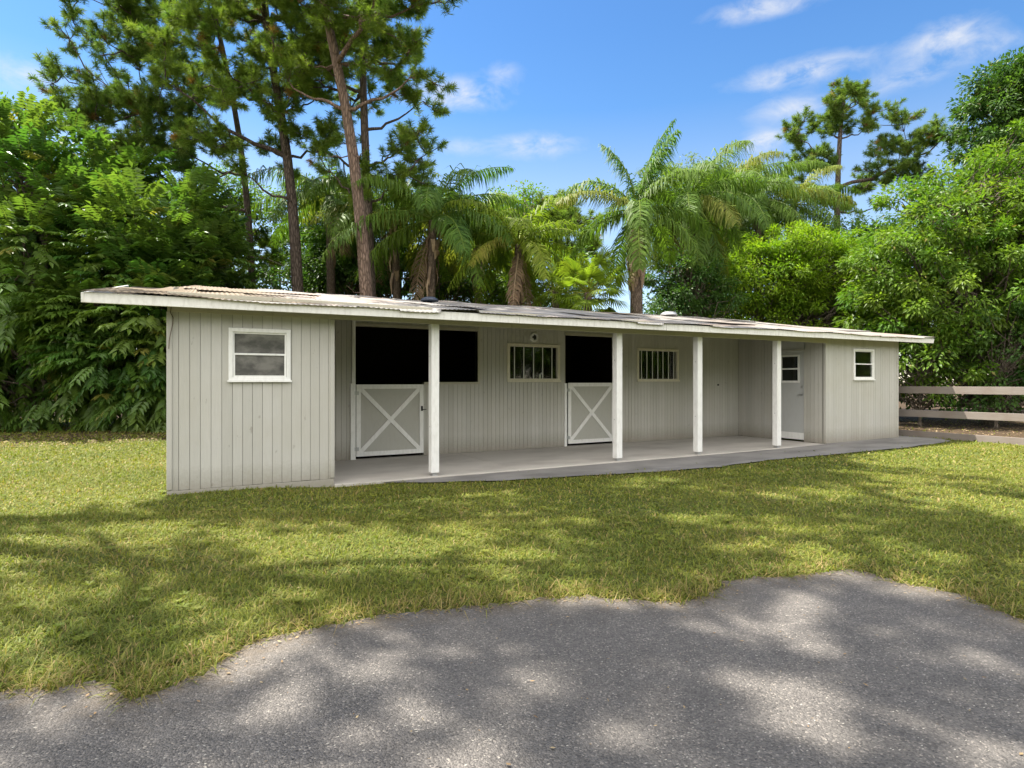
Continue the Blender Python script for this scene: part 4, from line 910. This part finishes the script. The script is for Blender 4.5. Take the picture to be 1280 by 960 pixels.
fan_palm('low fan palm with stiff pleated leaves just left of the tall queen palm trunk', base_under(735, 0, 19.5), P_(735, 366, 19.5), 22, .85)
fan_palm('second fan palm low behind the roof, with leaves mixing into the yellow-green palm', base_under(690, 0, 23), P_(695, 362, 23), 18, .8)

# ------------------------------------------------------------------ sky, sun, camera
W_ = bpy.data.worlds.new('World'); S.world = W_; W_.use_nodes = True; nt = W_.node_tree; nt.nodes.clear()
EL = R(62); SH = np.array([-.62, .785]); SH = SH/np.linalg.norm(SH)
sd = np.array([SH[0]*math.cos(EL), SH[1]*math.cos(EL), math.sin(EL)])
k = NT.__new__(NT); k.t = nt; k.out = nt.nodes.new('ShaderNodeOutputWorld')
sky = k.n('TexSky', sky_type='NISHITA', sun_disc=False, sun_elevation=EL, sun_rotation=math.atan2(SH[0], SH[1]), altitude=0, air_density=1.0, dust_density=.35, ozone_density=4.0)
dirv = k.n('TexCoord').outputs['Generated']
def cloud(px, py, rx, ry, amt):
    c = at(px, py, 1.)-np.array([0, 0, CAMH]); c /= np.linalg.norm(c); u = np.cross(c, [0, 0, 1]); u /= np.linalg.norm(u); v = np.cross(u, c)
    def dot(a):
        m = k.n('VectorMath', operation='DOT_PRODUCT'); k.l(dirv, m.inputs[0]); m.inputs[1].default_value = tuple(a); return m.outputs['Value']
    a = k.mth('DIVIDE', dot(u), rx/FPX); b = k.mth('DIVIDE', dot(v), ry/FPX); r2 = k.mth('ADD', k.mth('MULTIPLY', a, a), k.mth('MULTIPLY', b, b))
    front = k.mth('GREATER_THAN', dot(c), .3)
    return k.mth('MULTIPLY', k.mth('MULTIPLY', k.mth('EXPONENT', k.mth('MULTIPLY', r2, -1.)), amt), front)
FILL_CLOUD = 12.5  # brightness of the added fill cloud out of view
tot = None
for a in ((570, 118, 50, 15, .75), (672, 182, 44, 13, .6), (580, 184, 36, 10, .3), (1000, 90, 56, 12, .66), (985, 136, 36, 11, .58), (958, 177, 26, 11, .74), (1130, 98, 40, 11, .42), (1180, 50, 32, 16, .6), (960, 8, 50, 10, .65), (1240, 58, 24, 10, .4), (630, 92, 20, 12, .35), (30, 95, 26, 14, .6), (700, 282, 50, 10, .25), (735, 310, 40, 30, .35), (330, 310, 70, 50, .3)):
    x = cloud(*a); tot = x if tot is None else k.mth('ADD', tot, x)
nz = k.noise(17, 8, .6, k.scale(dirv, (1, 1, 2.0)), .35)
fac = k.mth('MULTIPLY', k.rng(k.mth('MULTIPLY', tot, k.rng(nz, .30, .66)), .05, .62), .85, True)
up = k.n('SeparateXYZ', i_0=dirv).outputs
deep = k.ramp(up[2], (.12, (.92, .85, .80)), (.31, (.82, .80, .76)), (.41, (.46, .66, .77)), (.5, (.41, .62, .76)), (.75, (.36, .56, .74)))
blue = k.mix(1., sky.outputs[0], deep, 'MULTIPLY')
col = k.mix(fac, blue, (3.2, 3.25, 3.35))
# unseen bright cloud added behind the camera as fill for the shaded front
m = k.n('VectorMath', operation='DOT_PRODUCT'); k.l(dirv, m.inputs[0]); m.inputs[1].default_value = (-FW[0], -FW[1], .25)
fill_bank = k.mth('MULTIPLY', k.rng(m.outputs['Value'], .05, .3), k.rng(k.noise(2.4, 6, .6, k.scale(dirv, (1, 1, 1.7)), .3), .38, .52))
fill_bank = k.mth('MULTIPLY', fill_bank, k.rng(up[2], .02, .12), True)
col = k.mix(fill_bank, col, (FILL_CLOUD, FILL_CLOUD*.97, FILL_CLOUD*.93))
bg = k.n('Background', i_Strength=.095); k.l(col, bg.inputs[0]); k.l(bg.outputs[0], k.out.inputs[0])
W_.cycles.sampling_method = 'MANUAL'; W_.cycles.sample_map_resolution = 512
sl = bpy.data.lights.new('sun', 'SUN'); sl.energy = 4.6; sl.angle = R(.53); sl.color = (1, .95, .86)
so = bpy.data.objects.new('sun', sl); COL.objects.link(so); so.location = (-10, 20, 40)
from mathutils import Vector
so.rotation_euler = Vector(tuple(sd)).to_track_quat('Z', 'Y').to_euler()
cd = bpy.data.cameras.new('camera'); cam = bpy.data.objects.new('camera', cd); COL.objects.link(cam); S.camera = cam
cam.location = (0, 0, CAMH); cam.rotation_euler = (R(90), 0, -YAW); cd.sensor_width = 36; cd.lens = FPX/1280*36; cd.shift_y = -(480-HOR)/1280; cd.clip_start = .05; cd.clip_end = 2000
S.render.engine = 'CYCLES'; S.cycles.samples = 160; S.cycles.use_denoising = True; S.cycles.max_bounces = 7; S.cycles.diffuse_bounces = 3; S.cycles.transmission_bounces = 4
S.render.resolution_x, S.render.resolution_y = 1024, 768
S.view_settings.view_transform = 'Standard'; S.view_settings.look = 'None'; S.view_settings.gamma = 1; S.view_settings.use_curve_mapping = False
S.view_settings.exposure = 1.62
